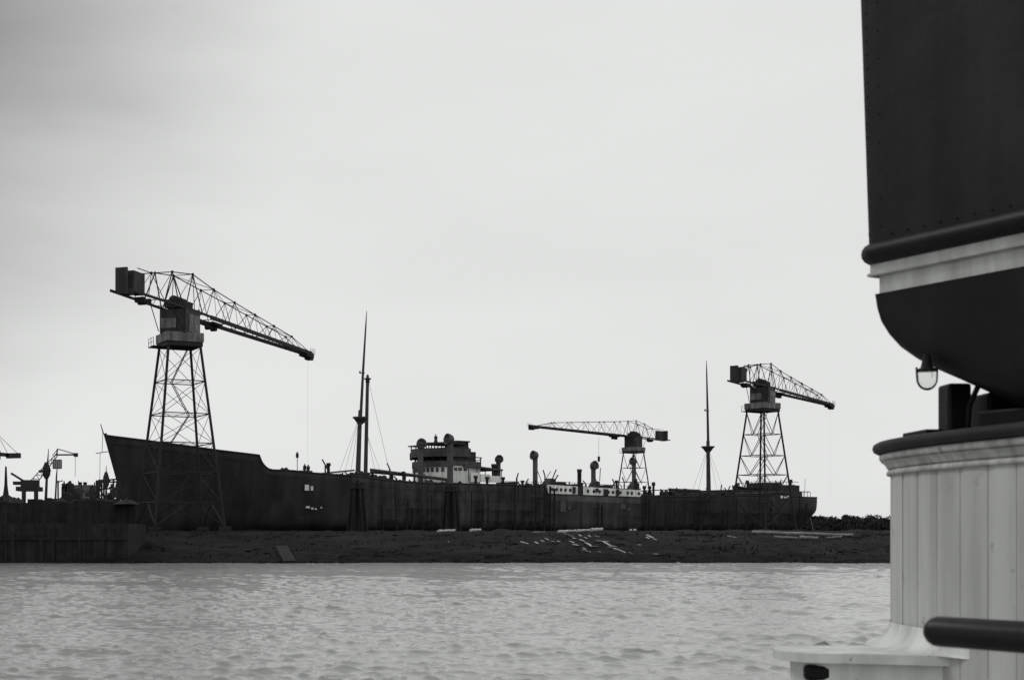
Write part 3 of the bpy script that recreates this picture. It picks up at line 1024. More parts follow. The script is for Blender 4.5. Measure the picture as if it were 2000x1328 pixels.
# plain pipe and boat-deck pipe
for px, a, b, f_, r in ((1268.5, 770, 803, 0.6, 0.34), (1153.0, 763, 782, 0.5, 0.42)):
    s = s_of(px, f_); p = S(s, f_ * half_beam(s), 0)
    z1 = EYE + (HOR - a) / F * p.y; z0 = EYE + (HOR - b) / F * p.y
    mb = MB().lathe(Vector((p.x, p.y, z0)), [(r, 0), (r, z1 - z0 - 0.5), (r * 1.2, z1 - z0 - 0.45), (r * 1.2, z1 - z0), (r * 0.8, z1 - z0), (0, z1 - z0 - 0.1)], 12)
    mb.build('exhaust_pipe', 'ship_dark', ship)

# --- midship white house with portholes
FM = 0.985
sM0, sM1 = s_of(1225.5, FM), s_of(1352, FM)
hbM = BEAM * FM
nseg = 9
zM = lambda s, py: EYE + (HOR - py) / F * S(s, hbM, 0).y
rows_t = []
edges = np.linspace(sM0, sM1, nseg + 1)
def py_t(s): return 791.0 + (798.5 - 791.0) * (s - sM0) / (sM1 - sM0)
def py_b(s): return 803.0 + (807.6 - 803.0) * (s - sM0) / (sM1 - sM0)
for q in range(nseg):
    a, b = edges[q], edges[q + 1]
    sm = (a + b) / 2
    z1 = zM(sm, py_t(sm)) ; z0 = zM(sm, py_b(sm)) - 0.5
    bm_ = MB()
    v = [S(a, hbM, zM(a, py_b(a)) - 0.4), S(b - 0.02, hbM, zM(b, py_b(b)) - 0.4), S(b - 0.02, hbM, zM(b, py_t(b))), S(a, hbM, zM(a, py_t(a)))]
    w = [p - SN * 0.25 for p in v]
    bm_.add(v + w, [(0, 1, 2, 3), (7, 6, 5, 4), (0, 4, 5, 1), (1, 5, 6, 2), (2, 6, 7, 3), (3, 7, 4, 0)])
    bm_.build('house_side_panel', 'ship_white' if q not in (3, 4) else 'ship_white', ship)
bmid = MB()
v = [S(sM0, hbM - 0.3, zM(sM0, 806)), S(sM1, hbM - 0.3, zM(sM1, 810)), S(sM1, hbM - 0.3, zM(sM1, 798.3)), S(sM0, hbM - 0.3, zM(sM0, 790.7))]
w = [p - SN * (2 * hbM - 0.6) for p in v]
bmid.add(v + w, [(0, 1, 2, 3), (7, 6, 5, 4), (0, 4, 5, 1), (1, 5, 6, 2), (2, 6, 7, 3), (3, 7, 4, 0)])
bmid.build('midship_house', 'ship_dark', ship)
for px in (1226 + 3, 1232, 1237.5, 1243.5, 1249.5, 1256, 1268, 1280, 1288, 1296, 1308, 1314, 1319, 1324, 1334, 1339.5, 1349):
    s = s_of(px, FM); zc = (zM(s, py_t(s)) + zM(s, py_b(s))) / 2 - 0.02
    mb = MB().lathe(S(s, hbM + 0.01, zc), [(0, 0.02), (0.2, 0.02), (0.22, 0.05), (0.29, 0.05), (0.29, -0.05)], 10, axis=SN)
    mb.build('porthole', 'ship_glass', ship)
# dark rust-stained blocks lying against the white panels
for px0, px1, a, b in ((1259, 1262, 794, 803), (1266.5, 1272, 793, 806), (1290, 1293, 796, 801), (1301, 1306, 797, 806), (1318, 1321, 797, 806)):
    s0, s1 = s_of(px0, FM), s_of(px1, FM)
    block('fender_timber', S((s0 + s1) / 2, hbM + 0.16, (zM(s0, a) + zM(s0, b)) / 2), (s1 - s0, 0.22, zM(s0, a) - zM(s0, b)), 'ship_dark', ship, X=SD)
# winch housings and derrick posts on top of the midship house
def wedge(px0, px1, py0, py1, f_):
    s0, s1 = s_of(px0, f_), s_of(px1, f_)
    hb = f_ * BEAM
    z1 = EYE + (HOR - py0) / F * S(s0, hb, 0).y; z0 = EYE + (HOR - py1) / F * S(s0, hb, 0).y
    mb = MB()
    v = [S(s0, hb, z0), S(s1, hb, z0), S(s1, hb, z1 - 0.1), S(s1 - 0.3 * (s1 - s0), hb, z1)]
    w = [p - SN * 1.6 for p in v]
    mb.add(v + w, [(0, 1, 2, 3), (7, 6, 5, 4), (0, 4, 5, 1), (1, 5, 6, 2), (2, 6, 7, 3), (3, 7, 4, 0)])
    mb.build('companion_hood', 'ship_dark', ship)
for q in ((1225, 1235, 782, 792, 0.7), (1287, 1296.5, 786, 798, 0.7), (1340, 1350, 788, 799, 0.75)): wedge(*q)
def ship_line(name, p, q, f_, r, mat='ship_dark', n=5):
    s0 = s_of(p[0], f_); s1 = s_of(q[0], f_)
    a = S(s0, f_ * half_beam(s0), 0); b = S(s1, f_ * half_beam(s1), 0)
    a.z = EYE + (HOR - p[1]) / F * a.y; b.z = EYE + (HOR - q[1]) / F * b.y
    return strut(name, a, b, r, mat, ship, n)
ship_line('davit', (1231.5, 784), (1237, 770.5), 0.6, 0.1)
ship_line('davit', (1222, 785), (1229.5, 773), 0.4, 0.06)
ship_line('davit', (1296, 786), (1297, 768), 0.6, 0.07)
ship_line('davit', (1283, 767), (1292, 787), 0.7, 0.07, 'vent_paint')
ship_line('vent_stay', (1212, 773), (1217.5, 788), 0.6, 0.06)
ship_line('vent_stay', (1345, 773), (1353, 790), 0.6, 0.06)
for (a, b, w, h) in ((1243, 1250, 787, 792), (1304, 1314, 791.5, 797), (1180, 1184, 787, 791), (1263, 1266, 790, 796), (1274, 1279, 793, 798), (1228, 1262, 790.2, 792.5), (1262, 1350, 795.5, 799)):
    sbox(a, b, w, h, 0.3, 0.62, 'deck_gear', 'ship_dark')
for px in range(1168, 1226, 6):
    ship_line('rail_stanchion', (px, 786.5 + (px - 1168) * 0.02), (px, 793), 0.97, 0.04)
for py in (786.3, 789.5):
    ship_line('hand_rail', (1166, py), (1226, py + 1.3), 0.97, 0.035)
for px in range(1262, 1350, 8):
    y = 787 + (px - 1236) * 0.06
    ship_line('rail_stanchion', (px, y), (px, y + 8), 0.9, 0.04)
ship_line('hand_rail', (1238, 787), (1350, 793.8), 0.9, 0.035)

# --- masts and derricks
def mast(px_b, py_b, px_c, py_c, px_t, py_t2, r0, name):
    s = s_of(px_b, 0.0)
    p = S(s, 0, 0); Y = p.y
    b = at(px_b, py_b, Y); c = at(px_c, py_c, Y); t = at(px_t, py_t2, Y)
    b.z -= 1.2
    mb = MB().path([b, c + Vector((0, 0, 1.2))], [r0, r0 * 0.72], 10)
    o = mb.build(name, 'mast_paint', ship)
    d = (t - c)
    off = Vector((0, -0.35, 0))
    mb = MB().path([c + off - Vector((0, 0, 1.3)), c + off + d * 0.45, c + off + d * 0.86, t + off], [r0 * 0.6, r0 * 0.46, r0 * 0.28, r0 * 0.1], 8)
    mb.build('topmast', 'mast_paint', o)
    mb = MB()
    mb.lathe(c - Vector((0, 0, 0.9)), [(r0, 0), (r0 * 2.2, 0.7), (r0 * 2.9, 0.95), (r0 * 2.9, 1.1), (0, 1.1)], 10)
    mb.beam(c + Vector((-1.15, 0, 0.1)), c + Vector((1.15, 0, 0.1)), 0.4, 0.16)
    mb.build('crosstree', 'mast_paint', o)
    mb = MB()
    mb.beam(c + d * 0.42 + Vector((-0.5, -0.3, 0)), c + d * 0.42 + Vector((0.3, -0.3, 0)), 0.2, 0.12)
    mb.box(c + d * 0.42 + Vector((-0.45, -0.3, 0.15)), (0.25, 0.25, 0.3))
    mb.build('mast_lamp', 'mast_paint', o)
    return b, c, t, Y
b1, c1, t1, Y1 = mast(967.5, 776, 971, 701, 979.8, 556, 0.40, 'foremast')
b2, c2, t2, Y2 = mast(1444, 800, 1443, 740.5, 1440.3, 623, 0.44, 'mainmast')
# king post beside the foremast
kp = S(s_of(978, -0.25), -0.25 * half_beam(s_of(978, -.25)), 0)
kb = at(978, 776, kp.y); kt = at(981, 645, kp.y); kb.z -= 1.0
mb = MB().path([kb, kt], [0.32, 0.24], 10); kpo = mb.build('king_post', 'mast_paint', ship)
mb = MB().lathe(kt - Vector((0, 0, 0.35)), [(0.24, -0.6), (0.34, -0.5), (0.3, -0.1), (0.55, 0), (0.55, 0.14), (0.2, 0.2), (0.22, 0.5), (0.08, 0.75), (0, 0.75)], 10)
mb.build('king_post_cap', 'mast_paint', kpo)
strut('king_post_tie', c1 + Vector((0, 0, -0.4)), Vector((kt.x, kt.y, c1.z - 0.4)) + (kb - kt) * 0.0 + Vector((-0.15, 0, 0)), 0.12, 'mast_paint', ship)
# shrouds and stays
def stay(a, b, r=0.022): strut('stay', a, b, r, 'ship_dark', ship, 4)
for dpx in (-28, -20, -11): 
    stay(c1 + Vector((-0.2, -0.3, 0)), S(s_of(967.5 + dpx, 0.85), 0.85 * BEAM, top_z(s_of(967.5 + dpx, 0.85))))
for dpx in (16, 26): stay(Vector((kt.x, kt.y, kt.z - 9)), S(s_of(975 + dpx, -0.8), -0.7 * BEAM, top_z(s_of(975 + dpx, -0.8))))
stay(kt, S(s_of(1012, 0.0), 0, 12.0))
for dpx in (-24, -15, 14, 24): stay(c2, S(s_of(1443 + dpx, 0.6), 0.6 * BEAM, top_z(s_of(1443 + dpx, 0.6))))
# derrick booms lying low
ship_line('derrick_boom', (912, 776.5), (963, 771.5), 0.2, 0.14, 'mast_paint', 6)
ship_line('derrick_boom', (985, 771), (1092, 784.5), 0.5, 0.24, 'mast_paint', 8)
ship_line('derrick_boom', (985, 774), (1062, 780.5), 0.0, 0.2, 'mast_paint', 8)
ship_line('derrick_boom', (1392, 797.8), (1432, 799.5), 0.2, 0.26, 'mast_paint', 8)
ship_line('derrick_boom', (1358, 799), (1392, 798), 0.2, 0.1, 'mast_paint', 6)
ship_line('derrick_boom', (1448, 799.5), (1476, 799.5), 0.2, 0.08, 'mast_paint', 6)
ship_line('derrick_boom', (1352, 799), (1372, 806), 0.5, 0.1, 'mast_paint', 6)
# deck gear: winches, coamings, bollards as separate pieces
gear = [(960, 985, 772, 782, .1, .5), (972, 992, 774, 784, .1, .5), (985, 999, 777, 786, .3, .7), (1000, 1008, 778, 788, .3, .6), (1006, 1018, 781, 789, .3, .6),
        (868, 874, 767.5, 773, .3, .6), (925, 934, 774, 778.5, .3, .7), (938, 952, 775.5, 780, .3, .7), (1028, 1034, 783.5, 791, .5, .8), (1040, 1050, 785, 792, .5, .8), (1060, 1075, 784, 792, .6, .85), (1080, 1098, 786, 792, .6, .9),
        (1362, 1367, 799, 809, .5, .7), (1385, 1389, 798.5, 809, .5, .7), (1405, 1409, 803, 810, .5, .7), (1411, 1424, 805, 810, .5, .7), (1424, 1434, 801.5, 811, .3, .7),
        (1432, 1455, 799.5, 809, -.2, .4), (1452, 1457, 801, 811, .3, .7), (1459, 1474, 806, 811, .4, .7)]
for g_ in gear:
    mb, inf = ship_box(*g_, 'winch', 'ship_dark')
    s0, s1, z0, z1, hbv = inf
    mb2 = MB()
    L_, H_ = s1 - s0, z1 - z0
    c = S((s0 + s1) / 2, hbv - 0.6, z0)
    mb2.box(c + Vector((0, 0, H_ * 0.3)), (L_, 1.3, H_ * 0.6), SD)
    mb2.lathe(c + Vector((0, 0, H_ * 0.6)) - SN * 0.6, [(0, 0), (H_ * 0.4, 0), (H_ * 0.4, 0.2), (H_ * 0.24, 0.25), (H_ * 0.24, 0.95), (H_ * 0.4, 1.0), (H_ * 0.4, 1.2), (0, 1.2)], 10, axis=SN)
    mb2.build('deck_winch', 'ship_dark', ship)
fr = random.Random(9)
for lo, hi, ya, yb, cnt in ((985, 1062, 784, 789.5, 16), (905, 962, 775, 779, 7), (1356, 1474, 806.5, 806.5, 34), (1100, 1222, 790.5, 793, 20), (1478, 1566, 799.5, 799.5, 16), (1235, 1350, 793, 799, 16)):
    for i in range(cnt):
        px = fr.uniform(lo, hi); y0 = ya + (yb - ya) * (px - lo) / (hi - lo)
        f_ = fr.uniform(.5, .9); s = s_of(px, f_); p = S(s, f_ * half_beam(s), 0)
        z0 = EYE + (HOR - y0) / F * p.y - 0.9
        h = fr.choice([1.1, 1.3, 1.5, 1.9, 2.3, 2.9]) * fr.uniform(.85, 1.15)
        base_ = Vector((p.x, p.y, z0))
        if fr.random() < .5:
            MB().lathe(base_, [(.22, 0), (.2, h * .8), (.34, h * .84), (.3, h), (0, h)], 8).build('bollard', 'ship_dark', ship)
        else:
            MB().path([base_, base_ + Vector((0, 0, h * .8)), base_ + Vector((fr.uniform(-.5, .5), 0, h * 1.1))], [.13, .11, .1], 6).build('deck_pipe', 'ship_dark', ship)
# --- poop at the stern
o, pi_ = sbox(1476, 1567, 799, 809, -0.75, 0.92, 'poop_house', 'ship_dark')
sbox(1482, 1519, 798.5, 801, 0.45, 0.8, 'poop_boat_chock', 'ship_dark')
# ship's boat on the poop, dished sheer
sb0, sb1 = s_of(1477, 0.8), s_of(1524, 0.8)
rows = []
for i in range(13):
    t = i / 12.0
    s = sb0 + (sb1 - sb0) * t
    w = 0.95 * math.sin(math.pi * min(max(t, 0.02), 0.98)) ** 0.5
    zt2 = EYE + (HOR - (795.5 - 4.5 * abs(2 * t - 1) ** 2.2)) / F * S(s, 0.8 * half_beam(sb0), 0).y
    zb2 = EYE + (HOR - 799.5) / F * S(s, 0.8 * half_beam(sb0), 0).y
    cx = 0.8 * half_beam(sb0)
    rows.append([S(s, cx + w, zt2), S(s, cx + w * 0.85, (zt2 + zb2) / 2), S(s, cx, zb2), S(s, cx - w * 0.85, (zt2 + zb2) / 2), S(s, cx - w, zt2)])
MB().grid(rows).build('lifeboat', 'ship_dark', ship)
sbox(1523, 1530, 788, 801, 0.3, 0.8, 'poop_vent_trunk', 'ship_dark')
sbox(1540, 1565, 791.5, 801, 0.2, 0.85, 'poop_cabin', 'ship_dark')
sbox(1538, 1543, 788, 801, 0.2, 0.8, 'poop_vent_trunk', 'ship_dark')
ship_line('poop_beam', (1478, 803), (1566, 802.5), 0.94, 0.16, 'ship_grey', 6)
ship_line('poop_beam', (1476, 805.5), (1545, 800.5), 0.95, 0.1, 'ship_grey', 6)
for a, b in (((1566, 800.5), (1581, 800.8)),):
    ship_line('poop_rail', a, b, 0.6, 0.09)
for px in (1568, 1573, 1578, 1582): ship_line('rail_stanchion', (px, 801), (px, 810), 0.5, 0.05)
for px in range(1486, 1566, 8): ship_line('rail_stanchion', (px, 786.5), (px, 797), 0.5, 0.035)
ship_line('hand_rail', (1482, 790), (1510, 786.5), 0.5, 0.04); ship_line('hand_rail', (1508, 786.5), (1566, 787.5), 0.5, 0.05)
ship_line('ensign_staff', (1575, 783), (1574, 806), 0.3, 0.04)
ship_line('anchor_rope', (1582, 836), (1586, 854), 0.3, 0.05, 'timber_pale')
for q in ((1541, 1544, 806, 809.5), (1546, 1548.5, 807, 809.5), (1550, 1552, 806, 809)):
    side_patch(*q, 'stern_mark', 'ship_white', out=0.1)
# rudder
mb = MB().box(S(LEN - 2.2, 0, KEEL + 2.2), (2.2, 0.3, 4.4), SD); mb.build('rudder', 'hull_black', ship)
# lamp pole on the fore deck
lp0 = at(885.5, 772, S(s_of(885, .6), .6 * BEAM, 0).y); lp1 = Vector((lp0.x, lp0.y, lp0.z + 2.5))
strut('lamp_pole', lp0 - Vector((0, 0, 1)), lp1, 0.05, 'ship_dark', ship)
mb = MB().lathe(lp1 - Vector((0, 0, 0.75)), [(0, 0), (0.2, 0.1), (0.22, 0.6), (0.1, 0.75), (0.12, 0.85), (0, 0.9)], 10); mb.build('deck_lamp', 'ship_dark', ship)

# ------------------------------------------------------------------ people on the fore deck
def person(loc, face, label, group=None, h=1.72):
    d = Vector(face).normalized(); sd = Vector((d.y, -d.x, 0))
    p = Vector(loc)
    def q(f, l, z): return p + d * f * h + sd * l * h + Vector((0, 0, z * h))
    V = [q(0, 0, .53), q(0, 0, .66), q(0, 0, .79), q(0.005, 0, .86), q(0.012, 0, .935), q(0.012, 0, .985),
         q(0, .055, .50), q(0.01, .06, .28), q(-0.01, .06, .045), q(.05, .065, .018),
         q(0, -.055, .50), q(0.01, -.06, .28), q(-0.01, -.06, .045), q(.05, -.065, .018),
         q(0, .105, .80), q(-.01, .125, .63), q(.05, .115, .50), q(.07, .11, .455),
         q(0, -.105, .80), q(-.01, -.125, .63), q(.05, -.115, .50), q(.07, -.11, .455)]
    E = [(0, 1), (1, 2), (2, 3), (3, 4), (4, 5), (0, 6), (6, 7), (7, 8), (8, 9), (0, 10), (10, 11), (11, 12), (12, 13), (2, 14), (14, 15), (15, 16), (16, 17), (2, 18), (18, 19), (19, 20), (20, 21)]
    rad = [.085, .08, .09, .036, .062, .045, .058, .042, .03, .026, .058, .042, .03, .026, .042, .034, .027, .024, .042, .034, .027, .024]
    me = bpy.data.meshes.new('person')
    me.from_pydata([v - p for v in V], E, [])
    o = bpy.data.objects.new('person', me)
    col.objects.link(o)
    o.location = p
    sk = o.modifiers.new('skin', 'SKIN')
    lay = me.skin_vertices[0] if me.skin_vertices else None
    if lay is None:
        bpy.context.view_layer.objects.active = o
        me.attributes
    for i, r in enumerate(rad):
        me.skin_vertices[0].data[i].radius = (r * h, r * h)
    me.skin_vertices[0].data[0].use_root = True
    ss = o.modifiers.new('sub', 'SUBSURF'); ss.levels = 1; ss.render_levels = 1
    me.materials.append(MAT['cloth_dark'])
    tag(o, label, 'person', group)
    return o
sbox(888, 907, 771.8, 776, 0.6, 0.92, 'hatch_platform', 'ship_dark')
for px, dz, lab in ((895.6, 0.0, 'dark-clothed person on the fore deck, left of two standing close together'), (900.4, -0.06, 'dark-clothed person on the fore deck, right of two standing close together')):
    s = s_of(px, 0.8)
    try:
        person(S(s, 0.8 * half_beam(s), top_z(s) - 0.35 + dz), (-0.4, -1, 0), lab, 'people on the fore deck')
    except Exception as e:
        print('person failed', e)

# ------------------------------------------------------------------ staging, timbers and debris along the bank
def dolphin(px, py0, py1, Y, label):
    p = at(px, py1, Y)
    root = thing('pile_cluster', (p.x, p.y, GROUND - 0.6), label, 'piles', 'timber pile clusters along the ship')
    zt3 = EYE + (HOR - py0) / F * Y
    for i in range(7):
        a = i * 2 * math.pi / 6
        rr = 0.0 if i == 6 else 1.0
        b = Vector((p.x + rr * 1.3 * math.cos(a), p.y + rr * 1.3 * math.sin(a), GROUND - 1.0))
        t = Vector((p.x + rr * 0.62 * math.cos(a), p.y + rr * 0.62 * math.sin(a), zt3 - (0.0 if i == 6 else 0.3 + 0.15 * (i % 3))))
        strut('pile', b, t, 0.26, 'timber_dark', root, 8)
    MB().lathe(Vector((p.x, p.y, zt3 - 1.2)), [(0.95, 0), (1.0, 0), (1.0, 0.35), (0.95, 0.35)], 12).build('band', 'timber_dark', root)
    return root
dolphin(1094, 790, 862, 198, 'dark timber pile cluster standing in front of the bridge')
dolphin(967, 785, 862, 187, 'dark timber pile cluster standing below the foremast')
def staging(px, py0, f_, label):
    s = s_of(px, 1.0)
    p = S(s, half_beam(s) + 1.0, 0)
    zt3 = EYE + (HOR - py0) / F * p.y
    root = thing('staging_post', (p.x, p.y, GROUND), label, 'post', 'staging posts against the hull')
    for q in (0, 0.9):
        c = p + SD * q
        strut('pole', Vector((c.x, c.y, GROUND - 0.4)), Vector((c.x, c.y, zt3 - q * 0.4)), 0.16, 'timber_dark', root, 6)
    for q in range(4):
        z = GROUND + 1 + (zt3 - GROUND - 1.5) * q / 3.5
        strut('putlog', Vector((p.x, p.y, z)) - SD * 0.3, Vector((p.x, p.y, z)) + SD * 1.2, 0.08, 'timber_dark', root, 5)
    return root
staging(1223, 793, 0, 'dark staging post at the left end of the white porthole strip')
staging(1352.5, 806, 0, 'dark staging post at the right end of the white porthole strip')
staging(1288, 815, 0, 'dark staging post below the middle of the porthole strip')

def scaffold(px0, px1, n, seed, label):
    g_ = random.Random(seed)
    sa, sb = s_of(px0, 1.0), s_of(px1, 1.0)
    c0 = S((sa + sb) / 2, half_beam((sa + sb) / 2) + 1.0, GROUND)
    root = thing('hull_staging', c0, label, 'staging', 'timber staging along the hull')
    xs = sorted(sa + (sb - sa) * (i + g_.uniform(-.3, .3)) / (n - 1) for i in range(n))
    tops = []
    for s in xs:
        p = S(s, half_beam(s) + 0.75 + g_.uniform(0, .3), 0)
        zt = GROUND + (top_z(s) - GROUND) * g_.uniform(.45, 1.12)
        q = p + SD * g_.uniform(-.4, .4)
        strut('pole', Vector((p.x, p.y, GROUND - .4)), Vector((q.x, q.y, zt)), g_.uniform(.08, .14), 'timber_dark', root, 6)
        tops.append((s, zt))
    for i in range(n - 1):
        for lv in range(3):
            if g_.random() < .6:
                z = GROUND + 1.4 + lv * 1.9 + g_.uniform(-.2, .2)
                if z < min(tops[i][1], tops[i + 1][1]):
                    a = S(xs[i] - .4, half_beam(xs[i]) + .6, z); b = S(xs[i + 1] + .4, half_beam(xs[i + 1]) + .6, z + g_.uniform(-.15, .15))
                    MB().beam(a, b, .5, .08).build('staging_plank', 'timber_dark', root)
        if g_.random() < .35:
            a = S(xs[i], half_beam(xs[i]) + 1.05, GROUND + .2); b = S(xs[i + 1], half_beam(xs[i + 1]) + 1.05, min(tops[i][1], tops[i + 1][1]) - .3)
            strut('raking_shore', a, b, .09, 'timber_dark', root, 6)
    return root
scaffold(1000, 1076, 7, 1, 'dark timber staging against the hull between foremast and bridge')
scaffold(1112, 1216, 8, 2, 'dark timber staging against the hull aft of the bridge')
scaffold(1366, 1478, 10, 3, 'dark timber staging against the hull below the mainmast')
scaffold(1490, 1568, 8, 4, 'dark timber staging around the ship\'s stern')
def ground_at(px, py):
    """point on the bank seen at a picture point"""
    best = None
    Y = 150.0
    while Y < 215:
        p = at(px, py, Y)
        if p.z <= ground_z(p.x, Y - shore_y(p.x)) + 0.02 and Y > 150.2:
            return p
        Y += 0.15
    return at(px, py, 178)

def log_between(pa_, pb_, r, mat, label, cat='log', group=None, name='log', lift=None):
    a = ground_at(*pa_); b = ground_at(*pb_)
    a.z += r * 0.8; b.z += r * 0.8
    n = 7
    pts = []; rd = []
    for i in range(n):
        t = i / (n - 1)
        pts.append(a + (b - a) * t + Vector((0, 0, 0.03 * math.sin(i * 2.3)))); rd.append(r * (1.05 - 0.25 * t))
    mb = MB().path(pts, rd, 8)
    o = mb.build(name, mat)
    tag(o, label, cat, group)
    return o
log_between((1077, 856), (1099, 854.6), 0.2, 'timber_pale', 'short pale log on the bank below the bridge, left of the piles', group='logs on the bank')
log_between((1121, 854.6), (1134, 853.8), 0.2, 'timber_pale', 'short pale log on the bank just right of the pile cluster', group='logs on the bank')
log_between((1206, 856.6), (1222, 856.2), 0.1, 'timber_grey', 'thin grey log at the left end of the bright log line', group='logs on the bank')
log_between((1240, 856.6), (1264, 855.2), 0.2, 'timber_pale', 'left log of the bright line above the scattered planks', group='logs on the bank')
log_between((1266, 855.4), (1281, 854.6), 0.2, 'timber_pale', 'middle log of the bright line above the scattered planks', group='logs on the bank')
log_between((1284, 854.6), (1299, 853.4), 0.25, 'timber_pale', 'right thick end log of the bright line above the scattered planks', group='logs on the bank')
log_between((1503, 857.4), (1640, 861.5), 0.22, 'timber_grey', 'longest grey spar lying on the bank below the stern', group='logs on the bank')
log_between((1470, 861.5), (1484, 864.5), 0.1, 'timber_grey', 'thin grey pole on the bank left of the long spar', group='logs on the bank')
log_between((1533, 863.6), (1565, 864.6), 0.16, 'timber_grey', 'grey spar under the long spar, left of a pair', group='logs on the bank')
log_between((1568, 864.0), (1592, 865.2), 0.2, 'timber_grey', 'grey spar under the long spar, right of a pair', group='logs on the bank')
log_between((1604, 863.8), (1625, 862.2), 0.1, 'timber_grey', 'thin grey pole near the right end of the long spar', group='logs on the bank')

# splintered planks strewn on the slope
plank_px = [(1193, 871, 1), (1197, 872, 0), (1212, 872, 1), (1219, 869, 0), (1226, 867, 1), (1234, 870, 0), (1241, 869.5, 0), (1254, 861, 2), (1258, 870, 1), (1263, 874, 1), (1269, 861, 0), (1274, 868.5, 2), (1279, 872, 1), (1284, 875, 2), (1287, 876, 1), (1280, 883, 2), (1276, 879.5, 0), (1299, 869, 2), (1306, 872.5, 2), (1316, 876, 0), (1312, 878.5, 1), (1323, 881.5, 2), (1337, 885, 0), (1297, 884, 0), (1292, 862.5, 0), (1282, 862, 0), (1277, 864.5, 0), (1261, 865, 0), (1372, 886.5, 0), (1365, 863, 2), (1361, 864.5, 0), (1372, 867, 0), (1350, 874, 0), (1093, 871, 0), (1402, 898, 0)]
pr = random.Random(4)
for i, (px, py, big) in enumerate(plank_px):
    p = ground_at(px, py)
    L_ = (0.5, 0.95, 1.35)[big] * pr.uniform(0.85, 1.2)
    a = R(pr.choice([-42, -35, -50, 20, -30])) + pr.uniform(-0.2, 0.2)
    tilt = pr.uniform(-0.15, 0.35)
    X = Vector((math.cos(a), math.sin(a), -0.35 + tilt)).normalized()
    mb = MB()
    w = 0.26 + 0.1 * big
    Yv = Vector((0, 0, 1)).cross(X).normalized(); Z = X.cross(Yv)
    c = p + Vector((0, 0, 0.14))
    # split plank: two slats, ragged ends
    for s_ in (-1, 1):
        l2 = L_ * pr.uniform(0.75, 1.0)
        mb.box(c + Yv * s_ * w * 0.27 + X * pr.uniform(-.1, .1), (l2, w * 0.48, 0.06), X, Yv, Z)
    o = mb.build('plank', 'timber_pale')
    size_ = ('short scrap of pale plank', 'pale split plank', 'long pale split plank')[big]
    where_ = ('lying by itself below the bridge' if px < 1150 else 'in the left scatter on the bank' if px < 1245 else 'in the thick middle scatter on the bank' if px < 1303
              else 'in the thin right scatter on the bank' if px < 1345 else 'lying apart on the bank below the mainmast' if py < 890 else 'at the waterline below the mainmast')
    tag(o, size_ + ' ' + where_, 'plank', 'planks strewn on the bank')

# tide-mark stones along the waterline
st = MB()
g5 = np.random.default_rng(5)
for i in range(900):
    x = g5.uniform(-75, 85)
    d = abs(g5.normal(0, 0.9)) - 0.3
    r = 0.05 + 0.14 * g5.random() ** 2
    st.ball((x, shore_y(x) + d, max(0, ground_z(x, d)) + r * 0.2), r, 5, (1.3, 1, 0.7))
o = st.build('shore_stones', 'bank_soil')
tag(o, 'dark stones and weed along the waterline of the bank', 'stones', kind='stuff')

rb_ = MB()
for i in range(420):
    x = g5.uniform(-60, 85); d = g5.uniform(0.2, 24)
    z = ground_z(x, d)
    a = g5.uniform(-0.6, 0.6)
    if g5.random() < .4:
        L_ = g5.uniform(.5, 2.6)
        rb_.beam(Vector((x, shore_y(x) + d, z + .02)), Vector((x + L_ * math.cos(a), shore_y(x) + d + L_ * math.sin(a) * .6, ground_z(x, d + L_ * math.sin(a) * .6) + .12)), .16, .12)
    else:
        rb_.ball((x, shore_y(x) + d, z + .02), g5.uniform(.08, .3), 6, (1.4, 1.0, .6))
o = rb_.build('bank_rubble', 'timber_dark')
tag(o, 'dark rubble and driftwood half buried in the bank', 'rubble', kind='stuff')
# grass tufts on the bank
gv = []; gf = []
for i in range(2600):
    x = g5.uniform(-75, 85); d = g5.uniform(4, 27)
    y = shore_y(x) + d; z = ground_z(x, d)
    h = 0.12 + 0.22 * g5.random()
    a = g5.uniform(0, 3.14); w = 0.06 + 0.08 * g5.random()
    b = len(gv)
    gv += [(x - w * math.cos(a), y - w * math.sin(a), z - 0.1), (x + w * math.cos(a), y + w * math.sin(a), z - 0.1), (x + g5.normal(0, .08), y + g5.normal(0, .08), z + h)]
    gf.append((b, b + 1, b + 2))
o = MB().add(gv, gf).build('bank_grass', 'bank_soil')
tag(o, 'rough dark grass on the slope of the bank', 'grass', kind='stuff')

# number board at the foot of the hull
pn = at(1341, 855, 186)
nb_ = thing('number_board', (pn.x, pn.y, GROUND - 0.3), 'small dark board with white numerals at the foot of the hull', 'sign')
MB().box(pn + Vector((0, 0.1, 0)), (1.25, 0.08, 1.1)).build('board', 'ship_dark', nb_)
strut('board_post', Vector((pn.x, pn.y + 0.2, GROUND - 0.3)), pn + Vector((0, 0.2, 0.4)), 0.07, 'timber_dark', nb_)
def ringpts(c, rx, rz, n=14): return [c + Vector((rx * math.cos(2 * math.pi * i / n), 0, rz * math.sin(2 * math.pi * i / n))) for i in range(n)]
MB().path(ringpts(pn + Vector((-0.27, -0.02, 0)), 0.17, 0.32), 0.06, 6, close=True).build('numeral', 'ship_white', nb_)
m8 = MB().path(ringpts(pn + Vector((0.27, -0.02, 0.17)), 0.15, 0.16), 0.06, 6, close=True)
m8.path(ringpts(pn + Vector((0.27, -0.02, -0.17)), 0.17, 0.17), 0.06, 6, close=True)
m8.build('numeral', 'ship_white', nb_)

# dark baulk leaning on the slope at the water's edge
ba = ground_at(864, 880); bb = ground_at(876, 897)
tb = thing('slip_baulk', bb, 'dark broad timber baulk running down the bank into the water', 'baulk')
for q in (-0.45, 0.0, 0.45):
    MB().beam(ba + Vector((q, 0, 0.35)), bb + Vector((q, -0.6, 0.05)), 0.42, 0.4).build('timber', 'timber_dark', tb)

